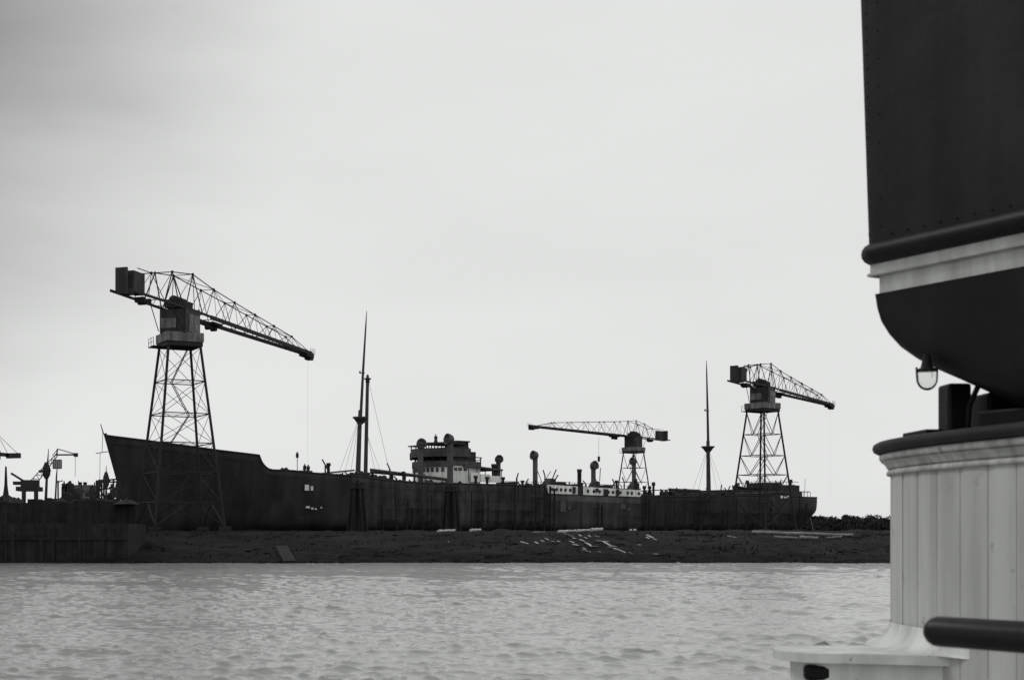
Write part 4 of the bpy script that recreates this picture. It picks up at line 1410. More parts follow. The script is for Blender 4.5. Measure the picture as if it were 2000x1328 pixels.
# ------------------------------------------------------------------ quay and harbour at the left
def ringpts_flat(c, rad, n=12): return [c + Vector((rad * math.cos(2 * math.pi * i / n), rad * math.sin(2 * math.pi * i / n), 0)) for i in range(n)]
QY = 151.5
quay = thing('timber_quay', (at(560, 895, QY).x, QY, 0), 'black timber quay wall at the water\'s edge left of the bow', 'quay')
xq0, xq1 = at(-120, 0, QY).x, at(655, 0, QY).x
zq = EYE + (HOR - 842) / F * QY
MB().box(((xq0 + xq1) / 2, QY + 6, zq / 2 - 0.4), (xq1 - xq0, 11.6, zq + 0.5)).build('wall', 'timber_dark', quay)
x = xq0; i = 0
qr = random.Random(12)
while x < xq1:
    strut('pile', (x, QY + 0.12, -0.8), (x + qr.uniform(-.35, .35), QY + 0.2, zq + qr.choice([-1.2, -0.6, -0.2, 0.1, 0.5, 1.2, 1.9])), qr.uniform(0.14, 0.3), 'timber_dark', quay, 8)
    x += qr.choice([0.8, 1.1, 1.3, 2.4, 2.9])
MB().box(((xq0 + xq1) / 2, QY + 0.1, 2.6), (xq1 - xq0, 0.25, 0.3)).build('waling', 'timber_dark', quay)

# long dark shed hull behind the quay (moored lighter)
LY = 163
lighter = thing('moored_lighter', (at(560, 858, LY).x, LY, 0), 'low black lighter moored behind the quay at the left', 'boat')
rows = []
x0, x1 = at(-260, 0, LY).x, at(664, 0, LY).x
for i in range(49):
    t = i / 48.0
    x = x0 + (x1 - x0) * t
    w = 3.4 * (1 - abs(2 * t - 1) ** 6) + 0.05
    zt5 = EYE + (HOR - (817 - 4 * abs(2 * t - 1) ** 2 + 2.0 * math.sin(i * 1.9))) / F * LY
    rows.append([(x, LY - w, zt5), (x, LY - w * 0.96, 1.5), (x, LY, 0.2), (x, LY + w * 0.96, 1.5), (x, LY + w, zt5), (x, LY, zt5 + 0.05), (x, LY - w, zt5)])
MB().grid(rows, smooth=False).build('hull', 'timber_dark', lighter)
cr = random.Random(31)
px = -20.0
while px < 655:
    kind_ = cr.choice(['crate', 'crate', 'coil', 'post', 'heap', 'heap', 'spar'])
    p = at(px, 813.5, LY + cr.uniform(-2.2, 1.5)); p.z -= 0.35
    mb = MB()
    if kind_ == 'crate':
        w, h = cr.uniform(.4, 1.5), cr.uniform(.3, .9)
        a = cr.uniform(-.5, .5)
        mb.box(p + Vector((0, 0, h / 2)), (w, w * .8, h), X=(math.cos(a), math.sin(a), 0))
        mb.box(p + Vector((0, 0, h + .03)), (w * 1.06, w * .86, .06), X=(math.cos(a), math.sin(a), 0))
        nm = 'deck_crate'
    elif kind_ == 'coil':
        mb.path(ringpts_flat(p + Vector((0, 0, .3)), cr.uniform(.4, .6)), .2, 6, close=True); nm = 'rope_coil'
    elif kind_ == 'post':
        mb.path([p, p + Vector((cr.uniform(-.2, .2), 0, cr.uniform(.6, 2.2)))], [.14, .09], 7); nm = 'deck_post'
    elif kind_ == 'heap':
        mb.lathe(p, [(cr.uniform(.8, 1.7), 0), (.7, cr.uniform(.2, .5)), (.25, cr.uniform(.5, .8)), (0, .85)], 7); nm = 'cargo_heap'
    else:
        mb.path([p + Vector((-1.6, 0, .2)), p + Vector((1.7, .4, cr.uniform(.4, 1.1)))], [.12, .08], 6); nm = 'spare_spar'
    mb.build(nm, 'timber_dark', lighter)
    px += cr.uniform(5, 30)
p = at(490, 812, LY)
MB().lathe((p.x, p.y, p.z - 0.3), [(1.6, 0), (1.0, 0.5), (0.35, 0.9), (0.2, 2.0), (0.1, 4.2), (0, 4.25)], 8).build('samson_post', 'timber_dark', lighter)

# masts standing over the quay (separate spars of craft moored there)
def far_mast(px_b, py_b, px_t, py_t3, Y, r, label, yard=None, frame=None):
    b = at(px_b, py_b, Y); t = at(px_t, py_t3, Y)
    root = thing('harbour_mast', b, label, 'mast', 'masts over the quay')
    MB().path([b - Vector((0, 0, 2)), b + (t - b) * 0.6, t], [r, r * 0.72, r * 0.15], 8).build('pole', 'far_dark', root)
    if yard:
        c = at(yard[0], yard[1], Y)
        MB().lathe(c - Vector((0, 0, 0.5)), [(r, -.4), (r * 2.4, 0.1), (r * 2.4, 0.9), (r, 1.6)], 8).build('crosstree', 'far_dark', root)
        MB().beam(c + Vector((-0.9, 0, 0)), c + Vector((0.5, 0, 0.1)), 0.3, 0.3).build('yard', 'far_dark', root)
    if frame:
        x0_, x1_, y0_, y1_ = frame
        for px in np.linspace(x0_, x1_, 5):
            strut('signal_bar', at(px, y0_, Y), at(px, y1_, Y), 0.11, 'far_pale', root, 4)
        strut('signal_frame', at(x0_ - 0.4, y0_, Y), at(x1_ + .4, y0_, Y), 0.06, 'far_dark', root, 4)
        strut('signal_frame', at(x0_ - 0.4, y1_, Y), at(x1_ + .4, y1_, Y), 0.06, 'far_dark', root, 4)
    return root
far_mast(543, 815, 548, 742, 168, 0.2, 'thick dark mast with a crosstree, leaning right above the quay', yard=(545, 773))
far_mast(556, 815, 560.5, 757, 169, 0.13, 'slim dark mast with a square slatted frame at its top', frame=(554.5, 565, 757.5, 769))
far_mast(626, 815, 626.3, 765, 171, 0.16, 'short dark spike mast just left of the ship\'s stem', yard=(626, 786))
far_mast(489, 815, 490.5, 791, 172, 0.1, 'short thin dark mast at the far left of the quay')

# level-luffing quay crane (dark) behind the lighter
qc_Y = 190
qc = thing('luffing_crane', at(520, 815, qc_Y), 'low dark luffing crane with a long thin jib, behind the quay', 'crane')
def qa(px, py, dy=0): return at(px, py, qc_Y + dy)
for px in (514, 531):
    for dy in (-1.5, 1.5):
        strut('leg', qa(px, 822, dy), qa(px - (0 if px > 520 else -0.5), 797, dy), 0.3, 'far_dark', qc)
MB().box(qa(522, 797), (2.9, 3.2, 0.6)).build('portal', 'far_dark', qc)
MB().box(qa(523, 790.5), (2.0, 2.4, 1.1)).add([qa(514, 794, -1.1), qa(534, 794, -1.1), qa(531, 785.5, -1.1), qa(518, 787, -1.1), qa(514, 794, 1.1), qa(534, 794, 1.1), qa(531, 785.5, 1.1), qa(518, 787, 1.1)],
    [(0, 1, 2, 3), (7, 6, 5, 4), (0, 4, 5, 1), (1, 5, 6, 2), (2, 6, 7, 3), (3, 7, 4, 0)]).build('cabin', 'far_dark', qc)
for dy in (-0.7, 0.7):
    strut('jib_chord', qa(531, 790, dy), qa(560, 752, dy * 0.5), 0.07, 'far_dark', qc)
    strut('jib_chord', qa(524, 785, dy), qa(559.5, 748, dy * 0.5), 0.06, 'far_dark', qc)
    for i in range(7):
        t = i / 7.0; t2 = (i + 0.5) / 7.0; t3 = (i + 1) / 7.0
        A_ = lambda q: qa(531 + 29 * q, 790 - 38 * q, dy)
        B_ = lambda q: qa(524 + 35.5 * q, 785 - 37 * q, dy)
        strut('lattice', A_(t), B_(t2), 0.045, 'far_dark', qc, 4)
        strut('lattice', B_(t2), A_(t3), 0.045, 'far_dark', qc, 4)
strut('fly_jib', qa(559, 750.5), qa(586, 750.5), 0.12, 'far_dark', qc)
strut('fly_stay', qa(560, 742.5), qa(586, 750), 0.07, 'far_dark', qc)
strut('fly_post', qa(559, 751), qa(560, 742.5), 0.1, 'far_dark', qc)
strut('fly_stay', qa(560, 743), qa(553, 752), 0.05, 'far_dark', qc)
strut('hoist_rope', qa(584.5, 750), qa(584, 780), 0.03, 'far_dark', qc, 4)
MB().box(qa(585, 750.7), (0.5, 0.5, 0.5)).build('jib_head', 'far_dark', qc)
strut('tail_arm', qa(514, 786), qa(497, 775.5), 0.16, 'far_dark', qc)
MB().box(qa(509, 789), (1.6, 1.2, 0.45)).build('tail_weight', 'far_dark', qc)

# far crane whose jib end hangs in from the left
fj_Y = 210
fc = thing('harbour_crane', at(470, 815, fj_Y), 'dark crane jib end hung on stays at the far left', 'crane')
MB().beam(at(478, 749.5, fj_Y), at(495, 751, fj_Y), 0.9, 0.55).add([], []).build('jib_girder', 'far_dark', fc)
MB().beam(at(491, 752, fj_Y), at(509.5, 751.5, fj_Y), 0.9, 0.75).build('jib_cage', 'far_dark', fc)
strut('jib_stay', at(505, 748, fj_Y), at(478, 722, fj_Y), 0.035, 'far_dark', fc, 4)
strut('jib_stay', at(492, 748, fj_Y), at(478, 722, fj_Y), 0.035, 'far_dark', fc, 4)
for dx in (-3.5, 3.5):
    strut('tower_leg', at(470 + dx * 1.9, 830, fj_Y), at(470 + dx, 749, fj_Y), 0.15, 'far_dark', fc)
    strut('tower_leg', at(470 + dx * 1.9, 830, fj_Y + 1.5), at(470 + dx, 749, fj_Y + 1.2), 0.15, 'far_dark', fc)
for i in range(6):
    t = i / 6.0; t2 = (i + 1) / 6.0
    w = lambda q: 3.5 * (1.9 - 0.9 * q)
    s_ = 1 if i % 2 else -1
    strut('tower_brace', at(470 + s_ * w(t), 830 - 81 * t, fj_Y), at(470 - s_ * w(t2), 830 - 81 * t2, fj_Y), 0.07, 'far_dark', fc, 4)
strut('king_post', at(471, 750, fj_Y), at(477.5, 721, fj_Y), 0.14, 'far_dark', fc)
strut('back_stay', at(477.5, 722, fj_Y), at(455, 750, fj_Y), 0.035, 'far_dark', fc, 4)
MB().box(at(465, 750.5, fj_Y), (3.4, 2.0, 1.3)).build('machine_house', 'far_dark', fc)

# pale deckhouse of a steamer lying behind the quay
ds_Y = 195
dsr = thing('moored_steamer', at(595, 815, ds_Y), 'pale grey steamer upperworks with two short stacks beyond the quay', 'ship')
MB().box(at(598.5, 803, ds_Y), (2.7, 3, 2.3)).build('deckhouse', 'far_pale', dsr)
MB().box(at(586, 799, ds_Y), (1.2, 2.6, 1.4)).build('bridge_wing', 'far_pale', dsr)
for i in range(4):
    block('window', at(590 + i * 5.2, 800, ds_Y - 1.55), (0.3, 0.1, 0.35), 'ship_glass', dsr)
for px in (590.5, 597.5):
    p = at(px, 793, ds_Y)
    MB().lathe(p, [(0.24, 0), (0.24, 0.4), (0.3, 0.42), (0.3, 0.55), (0.15, 0.55)], 10).build('stack', 'far_dark', dsr)
MB().box(at(597, 822, ds_Y), (9.0, 4, 2.4)).build('hull', 'far_dark', dsr)
for (px, py, w, h) in ((571, 802, .9, 1.6), (577, 800, .8, 2.2), (569, 793, .4, .7), (575, 797, .6, 1.2), (582, 806, .8, 1.4)):
    MB().box(at(px, py, ds_Y - 1), (w, 1.2, h)).lathe(at(px, py, ds_Y - 1) + Vector((0, 0, h / 2)), [(w * .3, 0), (w * .25, .3), (0, .4)], 8).build('deck_gear', 'far_dark', dsr)
# fitting-out stage of posts left of the stem
fs_Y = 178
fst = thing('landing_stage', at(628, 815, fs_Y), 'dark timber landing stage of posts and beams under the ship\'s stem', 'staging')
for px, top in ((613, 785), (616.5, 784), (620, 786), (623, 785), (636, 783), (641, 786), (644, 790)):
    strut('post', at(px, 835, fs_Y), at(px, top, fs_Y), 0.12, 'far_dark', fst)
for a, b in (((612, 788), (646, 787)), ((626, 785), (640, 783.5)), ((612, 797), (646, 796)), ((630, 795), (646, 796.5)), ((612, 806), (646, 805))):
    strut('beam', at(*a, fs_Y), at(*b, fs_Y), 0.11, 'far_dark', fst)
for a, b in (((613, 806), (620, 788)), ((636, 806), (641, 786)), ((617, 797), (623, 806))):
    strut('brace', at(*a, fs_Y), at(*b, fs_Y), 0.08, 'far_dark', fst)
ct = random.Random(17)
for i in range(26):
    px = ct.uniform(560, 648); dy = ct.uniform(-3, 3)
    top = ct.choice([784, 788, 792, 796, 800, 804]) + ct.uniform(-2, 2)
    strut('post', at(px, 835, fs_Y + dy), at(px + ct.uniform(-2.5, 2.5), top, fs_Y + dy), ct.uniform(.04, .13), 'far_dark', fst, 5)
    if ct.random() < .45:
        strut('beam', at(px - ct.uniform(2, 8), top + ct.uniform(0, 6), fs_Y + dy), at(px + ct.uniform(2, 8), top + ct.uniform(0, 6), fs_Y + dy), ct.uniform(.04, .1), 'far_dark', fst, 5)
    if ct.random() < .4:
        c_ = at(px + ct.uniform(-3, 3), ct.uniform(800, 812), fs_Y + dy)
        MB().box(c_, (ct.uniform(.3, 1.1), .6, ct.uniform(.3, 1.0)), X=(1, ct.uniform(-.4, .4), 0)).lathe(c_, [(.3, .2), (.22, .6), (0, .7)], 6).build('cargo_bale', 'far_dark', fst)
for (px, py) in ((634, 795.5), (634, 803.5), (617, 792), (640, 800)):
    MB().box(at(px, py, fs_Y), (0.5, 0.6, 0.35)).lathe(at(px, py, fs_Y), [(0.2, 0.1), (0.2, 0.5), (0, 0.55)], 8).build('block_and_tackle', 'far_dark', fst)

# ------------------------------------------------------------------ far wood
def tree(x, y, h, w, label, seed):
    g = np.random.default_rng(seed)
    root = thing('tree', (x, y, GROUND), label, 'tree', 'far trees right of the stern')
    mb = MB().path([(x, y, GROUND - .3), (x + g.normal(0, .1), y, GROUND + h * .4), (x + g.normal(0, .3), y, GROUND + h * .75)], [h * .03, h * .022, h * .008], 6)
    for i in range(5):
        a = g.uniform(0, 6.28); z = h * g.uniform(.3, .6)
        mb.tube((x, y, GROUND + z), (x + math.cos(a) * w * .35, y + math.sin(a) * w * .35, GROUND + z + h * .2), h * .012, h * .004, 5)
    mb.build('trunk', 'bark', root)
    verts = []; faces = []
    blobs = []
    for i in range(9):
        a = g.uniform(0, 6.28); rr = w * 0.33 * math.sqrt(g.random())
        blobs.append((x + rr * math.cos(a), y + rr * math.sin(a), GROUND + h * g.uniform(.34, .78), w * g.uniform(.24, .36)))
    for (bx, by, bz, br) in blobs:
        for i in range(230):
            v = g.normal(0, 1, 3); v /= np.linalg.norm(v)
            c = np.array([bx, by, bz]) + v * br * g.uniform(.6, 1.05) * np.array([1, 1, .8])
            u = g.normal(0, 1, 3); u /= np.linalg.norm(u)
            t = np.cross(u, g.normal(0, 1, 3)); t /= np.linalg.norm(t)
            sz_ = 0.24 * g.uniform(.6, 1.3)
            b = len(verts)
            verts += [tuple(c - u * sz_), tuple(c + t * sz_ * .7), tuple(c + u * sz_), tuple(c - t * sz_ * .7)]
            faces.append((b, b + 1, b + 2, b + 3))
    MB().add(verts, faces).build('crown', 'leaf_dark', root)
TY = 420
names = ['first tree of the far wood, partly behind the ship\'s stern', 'second tree of the far wood, just right of the stern', 'third tree of the far wood from the stern', 'fourth tree of the far wood from the stern', 'fifth tree of the far wood, midway along', 'sixth tree of the far wood from the stern', 'seventh tree of the far wood from the stern', 'eighth tree of the far wood from the stern', 'ninth tree of the far wood, next before the deckhouse', 'last tree of the far wood, cut off by the white deckhouse']
for i in range(10):
    px = 1578 + i * 13.2
    p = at(px, 858, TY + (i * 37 % 11) * 3)
    tree(p.x, p.y, 5.5 + 0.35 * math.sin(i * 2.1) + 0.2 * math.sin(i * 5.3), 5.0, names[i], 40 + i)
# understorey that closes the wood below the crowns
v = []; f = []
g6 = np.random.default_rng(8)
for i in range(24000):
    px = g6.uniform(1560, 1990)
    p = at(px, 858, TY - 8 + g6.uniform(0, 30))
    c = np.array([p.x, p.y, GROUND + 3.9 * g6.random() ** 1.1])
    u = g6.normal(0, 1, 3); u /= np.linalg.norm(u)
    t = np.cross(u, g6.normal(0, 1, 3)); t /= np.linalg.norm(t)
    b = len(v); s_ = 0.38
    v += [tuple(c - u * s_), tuple(c + t * s_ * .7), tuple(c + u * s_), tuple(c - t * s_ * .7)]
    f.append((b, b + 1, b + 2, b + 3))
o = MB().add(v, f).build('undergrowth', 'leaf_dark')
tag(o, 'dark undergrowth beneath the far trees right of the stern', 'bushes', kind='stuff')

# ------------------------------------------------------------------ own vessel: deckhouse, bulwark, boat, handrail
DECK = 1.5
XW = 1.71
house = thing('deckhouse', (2.4, 3.6, DECK), 'white planked deckhouse with rounded end and moulded cornice at the right', 'deckhouse')
WALL_C = [(2.62, 1.55), (2.32, 2.2), (2.07, 2.85), (1.895, 3.45), (1.795, 3.88), (1.728, 4.18), (1.700, 4.45), (1.708, 4.66), (1.757, 4.83), (1.85, 4.95), (2.0, 5.02), (2.3, 5.06), (3.4, 5.06)]
def _smooth(pts, sub=6):
    out_ = []
    n_ = len(pts)
    for i in range(n_ - 1):
        p0 = np.array(pts[max(i - 1, 0)]); p1 = np.array(pts[i]); p2 = np.array(pts[i + 1]); p3 = np.array(pts[min(i + 2, n_ - 1)])
        for j in range(sub):
            t = j / sub
            out_.append(tuple(0.5 * ((2 * p1) + (-p0 + p2) * t + (2 * p0 - 5 * p1 + 4 * p2 - p3) * t * t + (-p0 + 3 * p1 - 3 * p2 + p3) * t ** 3)))
    out_.append(tuple(pts[-1]))
    return out_
WALL_S = _smooth(WALL_C)
def wall_path(out=0.0):
    """plan outline of the deckhouse, from the near end round the far rounded end"""
    res = []
    for i, p in enumerate(WALL_S):
        a = WALL_S[max(i - 1, 0)]; b = WALL_S[min(i + 1, len(WALL_S) - 1)]
        tx, ty = b[0] - a[0], b[1] - a[1]
        l_ = math.hypot(tx, ty)
        res.append((p[0] - ty / l_ * out, p[1] + tx / l_ * out))
    return res
def plan_len(pts):
    L_ = [0]
    for a, b in zip(pts[:-1], pts[1:]): L_.append(L_[-1] + math.hypot(b[0] - a[0], b[1] - a[1]))
    return L_
def plan_at(pts, L_, d):
    d = min(max(d, 0), L_[-1])
    return interp(d, L_, [p[0] for p in pts]), interp(d, L_, [p[1] for p in pts])
wp = wall_path(); wl = plan_len(wp)
Z0, Z1 = 1.62, 3.325
# boards, each its own piece with a small joint
d0 = 0.02
bd = []
bw_ = random.Random(21)
d = d0
while d < wl[-1] - 0.3:
    wd_ = bw_.choice([0.125, 0.135, 0.145, 0.155, 0.165]); bd.append((d, d + wd_)); d += wd_
bj = random.Random(2)
for k_, (a, b) in enumerate(bd):
    n = 5
    gap = 0.005
    prou = bj.uniform(-0.0022, 0.0022)
    top = []; bot = []; topi = []; boti = []
    mb = MB()
    ring_o = []; ring_i = []
    for i in range(n):
        dd = a + gap / 2 + (b - a - gap) * i / (n - 1)
        x, y = plan_at(wp, wl, dd)
        x2, y2 = plan_at(wp, wl, dd + 0.002); x1_, y1_ = plan_at(wp, wl, dd - 0.002)
        tx, ty = x2 - x1_, y2 - y1_
        l_ = math.hypot(tx, ty) or 1
        nx_, ny_ = -ty / l_, tx / l_
        edge = 0.004 if i in (0, n - 1) else 0.0
        ring_o.append((x + nx_ * (prou - edge), y + ny_ * (prou - edge))); ring_i.append((x - nx_ * 0.03, y - ny_ * 0.03))
    if n == 2:   # small chamfer
        (xa, ya), (xb, yb) = ring_o
        tx, ty = (xb - xa), (yb - ya); l_ = math.hypot(tx, ty); tx /= l_; ty /= l_
        nx_, ny_ = -ty, tx
        ring_o = [(xa, ya), (xa + tx * .004 + nx_ * .003, ya + ty * .004 + ny_ * .003), (xb - tx * .004 + nx_ * .003, yb - ty * .004 + ny_ * .003), (xb, yb)]
    m_ = len(ring_o)
    ring_all = ring_o + ring_i[::-1]
    mm = len(ring_all)
    bo = [(p[0], p[1], Z0) for p in ring_all]; tp = [(p[0], p[1], Z1) for p in ring_all]
    mb.add(bo + tp, [(i, mm + i, mm + (i + 1) % mm, (i + 1) % mm) for i in range(mm)])
    mb.add(tp, [tuple(range(mm))[::-1]]); mb.add(bo, [tuple(range(mm))])
    mb.build('board', 'house_white', house)
# solid backing behind the boards
def plan_slab(out, z0, z1, name, mat, parent, inner=None, soft=0.0):
    pts = wall_path(out) + [(3.4, 1.55)]
    m_ = len(pts)
    bo = [(p[0], p[1], z0) for p in pts]; tp = [(p[0], p[1], z1) for p in pts]
    mb = MB().add(bo + tp, [(i, m_ + i, m_ + (i + 1) % m_, (i + 1) % m_) for i in range(m_)])
    mb.add(tp, [tuple(range(m_))[::-1]]); mb.add(bo, [tuple(range(m_))])
    o = mb.build(name, mat, parent)
    return o
plan_slab(-0.036, DECK, Z1 + 0.02, 'wall', 'house_white', house)
def moulding(profile, name, mat):
    """profile: list of (out, z) swept along the wall plan"""
    rows = []
    for out, z in profile:
        pts = wall_path(out)
        L2 = plan_len(pts)
        rows.append([(x, y, z) for x, y in pts])
    return MB().grid(rows, smooth=True).build(name, mat, house)
moulding([(0.0, 3.298), (0.010, 3.298), (0.013, 3.305), (0.010, 3.313), (0.004, 3.316), (0.0, 3.316)], 'cornice_bead', 'house_trim')
moulding([(0.0, 3.319), (0.006, 3.319), (0.012, 3.324), (0.014, 3.331), (0.022, 3.340), (0.030, 3.344), (0.0, 3.3445)], 'cornice_cove', 'house_trim')
moulding([(0.0, 3.346), (0.026, 3.346), (0.034, 3.350), (0.036, 3.360), (0.034, 3.368), (0.0, 3.369)], 'cornice_fillet', 'house_trim')
plan_slab(0.030, 3.370, 3.376, 'roof_bed', 'roof_felt', house)
moulding([(0.0, 3.372), (0.042, 3.372), (0.054, 3.379), (0.058, 3.390), (0.054, 3.402), (0.042, 3.409), (0.0, 3.411)], 'roof_nosing', 'roof_felt')
plan_slab(0.004, 3.377, 3.412, 'roof', 'roof_felt', house)

# ledge at the foot of the deckhouse: broad white cap with rounded outer end
led = thing('ledge', (0.6, 4.4, DECK), 'white ledge with rounded end at the foot of the deckhouse', 'ledge')
def plan_prism(pts, z0, z1, name, mat, parent, bev=0.0):
    m_ = len(pts)
    ar = sum(pts[i][0] * pts[(i + 1) % m_][1] - pts[(i + 1) % m_][0] * pts[i][1] for i in range(m_))
    if ar < 0: pts = pts[::-1]
    bo = [(p[0], p[1], z0) for p in pts]; tp = [(p[0], p[1], z1) for p in pts]
    mb = MB().add(bo + tp, [(i, (i + 1) % m_, m_ + (i + 1) % m_, m_ + i) for i in range(m_)])
    mb.add(tp, [tuple(range(m_))]); mb.add(bo, [tuple(range(m_))[::-1]])
    o = mb.build(name, mat, parent)
    if bev: bevel(o, bev, 3)
    return o
def arc(cx, cy, r, a0, a1, n=8): return [(cx + r * math.cos(R(a0 + (a1 - a0) * i / n)), cy + r * math.sin(R(a0 + (a1 - a0) * i / n))) for i in range(n + 1)]
cap_pts = [(2.2, 4.16), (1.86, 4.18), (1.62, 4.28)] + [(1.45, 4.33)] + arc(1.42, 4.49, 0.16, 260, 100) + [(1.62, 4.66), (1.75, 4.9), (2.2, 4.98)]
plan_prism(cap_pts, 2.70, 2.73, 'ledge_cap', 'rail_white', led, 0.012)
body_pts = [(2.2, 4.20), (1.86, 4.22), (1.62, 4.32), (1.46, 4.37)] + arc(1.43, 4.49, 0.115, 260, 100) + [(1.62, 4.62), (1.75, 4.86), (2.2, 4.92)]
plan_prism(body_pts, 2.635, 2.699, 'apron', 'rail_white', led, 0.006)
plan_prism([(x + (0.012 if x < 1.8 else 0), y + (0.012 if y < 4.4 else -0.012)) for x, y in body_pts], 2.616, 2.634, 'soffit_bead', 'rail_white', led, 0.006)
for yk in (4.46, 4.74):
    kp = [(1.76, 2.615), (1.40, 2.615), (1.41, 2.565), (1.50, 2.50), (1.58, 2.44), (1.64, 2.36), (1.68, 2.27), (1.705, 2.17), (1.76, 2.15)]
    if yk > 4.6: kp = [(x if x > 1.55 else x + 0.12, z) for x, z in kp]
    m_ = len(kp)
    fr_ = [(x, yk - 0.03, z) for x, z in kp]; bk_ = [(x, yk + 0.03, z) for x, z in kp]
    mb = MB().add(fr_ + bk_, [(i, m_ + i, m_ + (i + 1) % m_, (i + 1) % m_) for i in range(m_)])
    mb.add(fr_, [tuple(range(m_))]); mb.add(bk_[::-1], [tuple(range(m_))])
    bevel(mb.build('knee', 'rail_white', led), 0.004)
mb = MB().box((1.375, 4.414, 2.665), (0.085, 0.06, 0.05), X=(1, -0.14, 0))
o = mb.build('freeing_port', 'boat_black', led); bevel(o, 0.012)
# coving between wall foot and ledge
rows = []
for i in range(7):
    t = i / 6.0
    out = 0.075 * (1 - math.sin(t * math.pi / 2)); z = 2.70 + 0.075 * (1 - math.cos(t * math.pi / 2))
    pa = wall_path(0.0); pb = wall_path(out + 0.002)
    pts = []
    for (xa, ya), (xb, yb) in zip(pa, pb):
        if ya < 4.1: continue
        w_ = min(1.0, max(0.0, (ya - 4.12) / 0.3)); w_ = w_ * w_ * (3 - 2 * w_)
        pts.append((xa + (xb - xa) * w_, ya + (yb - ya) * w_))
    rows.append([(x, y, z + 0.03) for x, y in pts])
MB().grid(rows).build('coving', 'rail_white', led)

# dark handrail with a rounded end, fixed to the deckhouse side
hr = thing('handrail', (1.7, 2.3, 2.9), 'thick black handrail with rounded end in the lower right foreground', 'handrail')
P1 = at(1757, 990, 2.62); P2 = at(1880, 998.5, 2.48)
dv = (P2 - P1).normalized()
r_ = 0.0285
pts = []; rd = []
for i in range(6):
    a = R(90 * i / 5)
    pts.append(P1 - dv * r_ * math.cos(a)); rd.append(max(0.0006, r_ * math.sin(a)))
end = P1 + dv * ((XW - P1.x) / dv.x + 0.02)
pts += [P1 + dv * 0.1, P1 + dv * 0.3, end]; rd += [r_ * 1.0, r_ * 1.03, r_ * 1.05]
MB().path(pts, rd, 24).build('rail', 'rail_tar', hr)
MB().lathe(end - dv * 0.02, [(r_, -0.02), (0.05, -0.015), (0.05, 0.0), (0, 0.0)], 18, axis=dv).build('flange', 'rail_tar', hr)

# overhanging boat above the deckhouse
BU = Vector((0.489, -0.872, 0)); BV = Vector((0.872, 0.489, 0)); BO = Vector((1.545, 4.5, 0))
def Bp(u, v, z): return BO + BU * u + BV * v + Vector((0, 0, z))
boat = thing('overhanging_boat', Bp(0.8, 0.5, 3.42), 'dark riveted boat with pale strake, hung above the white deckhouse', 'boat')
UL = 1.75
# plating above the rubbing rail
def plan_boat(out, u0=0.0, W=1.25, rr=0.03):
    return [Bp(UL, -out, 0), Bp(u0 - out + rr, -out, 0), Bp(u0 - out + rr * .3, -out + rr * .3, 0), Bp(u0 - out, -out + rr, 0), Bp(u0 - out, W + out, 0), Bp(UL, W + out, 0)]
def boat_prism(out, z0, z1, name, mat, u0=0.0, lean=0.0, bev=0.0, parent=None):
    pb_ = plan_boat(out, u0); pt_ = plan_boat(out + lean, u0)
    m_ = len(pb_)
    bo = [p + Vector((0, 0, z0)) for p in pb_]; tp = [p + Vector((0, 0, z1)) for p in pt_]
    mb = MB().add(bo + tp, [(i, (i + 1) % m_, m_ + (i + 1) % m_, m_ + i) for i in range(m_)][::1])
    mb.add(tp, [tuple(range(m_))]); mb.add(bo[::-1], [tuple(range(m_))])
    o = mb.build(name, mat, parent or boat)
    return o
ZR = 3.995
boat_prism(0.0, ZR, 5.42, 'side_plating', 'boat_plate', u0=0.012, lean=0.032)
MB().path([Bp(UL, -0.012, 5.42), Bp(0.0, -0.03, 5.42), Bp(0.0, 1.26, 5.42)], 0.014, 10).build('coaming_rail', 'boat_plate', boat)
# doubling strip at the end with two rows of rivets
for i in range(31):
    z = ZR + 0.06 + i * 0.044
    ln = -0.032 * (z - ZR) / 1.425
    MB().ball(Bp(0.030, ln - 0.001, z), 0.0026, 8).build('rivet', 'boat_plate', boat)
    if i % 2 == 0:
        MB().ball(Bp(0.075, ln - 0.001, z + 0.02), 0.0026, 8).build('rivet', 'boat_plate', boat)
for i in range(22):
    MB().ball(Bp(0.12 + i * 0.06, -0.0012, ZR + 0.05), 0.0045, 8).build('rivet', 'boat_plate', boat)
# half-round rubbing rail
MB().path([Bp(UL, 0.008, ZR), Bp(0.05, 0.008, ZR), Bp(0.028, 0.016, ZR), Bp(0.020, 0.04, ZR), Bp(0.020, 1.25, ZR)], 0.035, 16).build('rubbing_rail', 'boat_black', boat)
# pale strake with moulding
boat_prism(-0.028, 3.868, 3.93, 'strake', 'boat_strake', u0=0.0)
boat_prism(-0.008, 3.931, 3.962, 'strake_moulding', 'boat_strake', u0=0.0)
MB().path([Bp(UL, 0.012, 3.929), Bp(0.016, 0.012, 3.929), Bp(0.016, 1.2, 3.929)], 0.006, 8).build('strake_bead', 'boat_strake', boat)
# rounded black hull under the strake
ku = [0.0, 0.03, 0.038, 0.05, 0.075, 0.11, 0.16, 0.225, 0.30, 0.40, 0.52, 0.7, 1.0, UL]
kz = [3.866, 3.866, 3.80, 3.755, 3.712, 3.672, 3.635, 3.598, 3.562, 3.512, 3.452, 3.425, 3.418, 3.416]
rows = []
for u, zk in zip(ku[1:], kz[1:]):
    row = []
    hw = 0.60
    dep = 3.868 - zk
    for i in range(41):
        th = math.pi * (0.5 - 0.5 * math.cos(math.pi * i / 40))
        c = math.cos(th); s_ = math.sin(th)
        v = 0.625 - hw * (abs(c) ** 0.2) * (1 if c > 0 else -1)
        z = 3.868 - dep * (s_ ** 0.2) if dep > 0.004 else 3.868 - 0.002 * s_
        row.append(Bp(u, v, z))
    rows.append(row)
MB().grid(rows).build('hull', 'boat_black', boat)
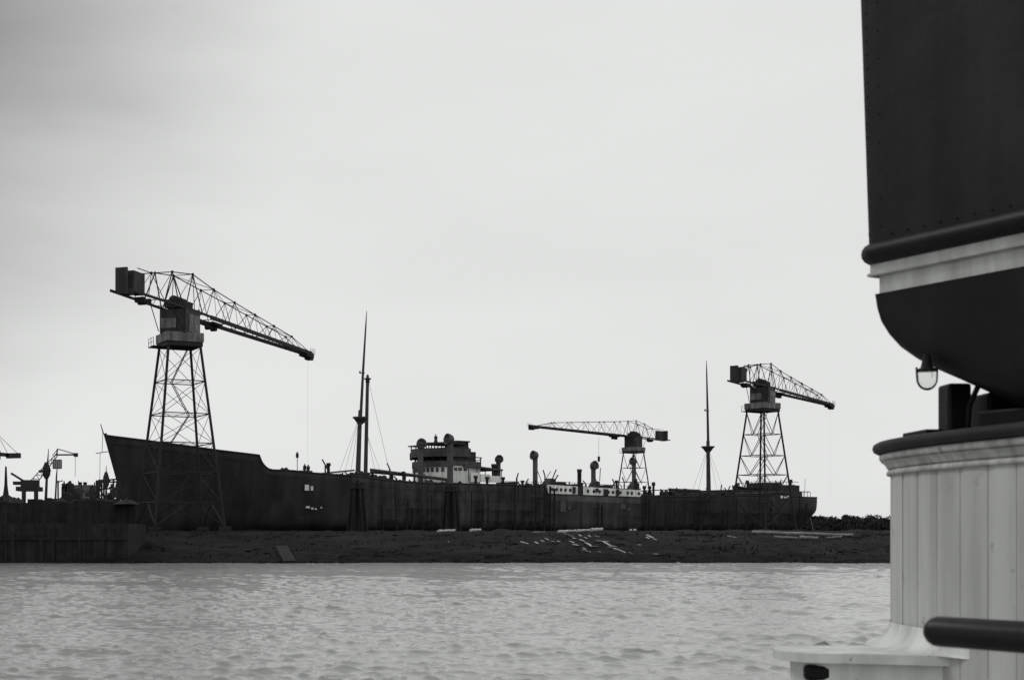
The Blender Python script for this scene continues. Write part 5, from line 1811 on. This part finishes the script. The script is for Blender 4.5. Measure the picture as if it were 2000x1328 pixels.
# keel band catching light
mb = MB().path([Bp(u, 0.62, z - 0.004) for u, z in zip(ku[6:], kz[6:])], 0.02, 8)
mb.build('keel', 'boat_black', boat)
# D-shaped lamp glass hung under the hull
cL = at(1740, 641, 4.28)
lamp = thing('hanging_lamp', cL, 'small rounded lamp glass hanging under the dark boat', 'lamp')
pr_ = [(0.0, -0.044)] + [(0.028 * math.sin(R(a)), -0.016 - 0.028 * math.cos(R(a))) for a in range(15, 91, 15)] + [(0.028, 0.01)]
MB().lathe(cL, pr_, 18).build('lamp_glass', 'clear_glass', lamp)
hoop = [cL + Vector((0.030 * math.cos(R(a)), -0.002, -0.014 + 0.033 * math.sin(R(a)))) for a in range(180, 361, 15)]
MB().path([cL + Vector((-0.032, -0.002, 0.02))] + hoop + [cL + Vector((0.031, -0.002, 0.02))], 0.0035, 8).build('guard_hoop', 'boat_black', lamp)
MB().lathe(cL + Vector((0, 0, 0.008)), [(0, 0), (0.029, 0), (0.030, 0.006), (0.018, 0.012), (0.010, 0.05), (0, 0.05)], 16).build('lamp_cap', 'boat_black', lamp)

# chock and post carrying the boat on the deckhouse roof
ch = thing('boat_chock', (1.93, 4.2, 3.41), 'black post and chock on the deckhouse roof, under the boat', 'chock')
zr = 3.412
pc = at(1783, 700, 4.42)
o = MB().box((pc.x, 4.45, (zr + 3.575) / 2), (0.075, 0.09, 3.575 - zr)).build('post', 'boat_black', ch); bevel(o, 0.01)
MB().path([(pc.x + 0.015, 4.39, zr), (pc.x + 0.02, 4.385, zr + 0.09), (pc.x + 0.045, 4.38, zr + 0.15)], 0.009, 8).build('stay_rod', 'boat_plate', ch)
o = MB().box((2.075, 4.44, zr + 0.065), (0.37, 0.16, 0.13)).build('cradle', 'boat_black', ch); bevel(o, 0.01)
o = MB().box((2.02, 4.15, zr + 0.03), (0.36, 0.3, 0.06), X=BU).build('cradle', 'boat_black', ch); bevel(o, 0.008)
o = MB().box((1.80, 4.56, zr + 0.012), (0.13, 0.2, 0.02)).build('pad', 'boat_black', ch)

dk = plan_prism([(1.3, 4.3), (3.4, 4.4), (3.4, -4), (-0.9, -4), (-0.9, 2.2), (0.2, 3.6)], DECK - 0.25, DECK - 0.004, 'vessel_deck', 'deck_wood', None)
tag(dk, 'pale planked deck of the vessel the view is taken from', 'deck', kind='structure')
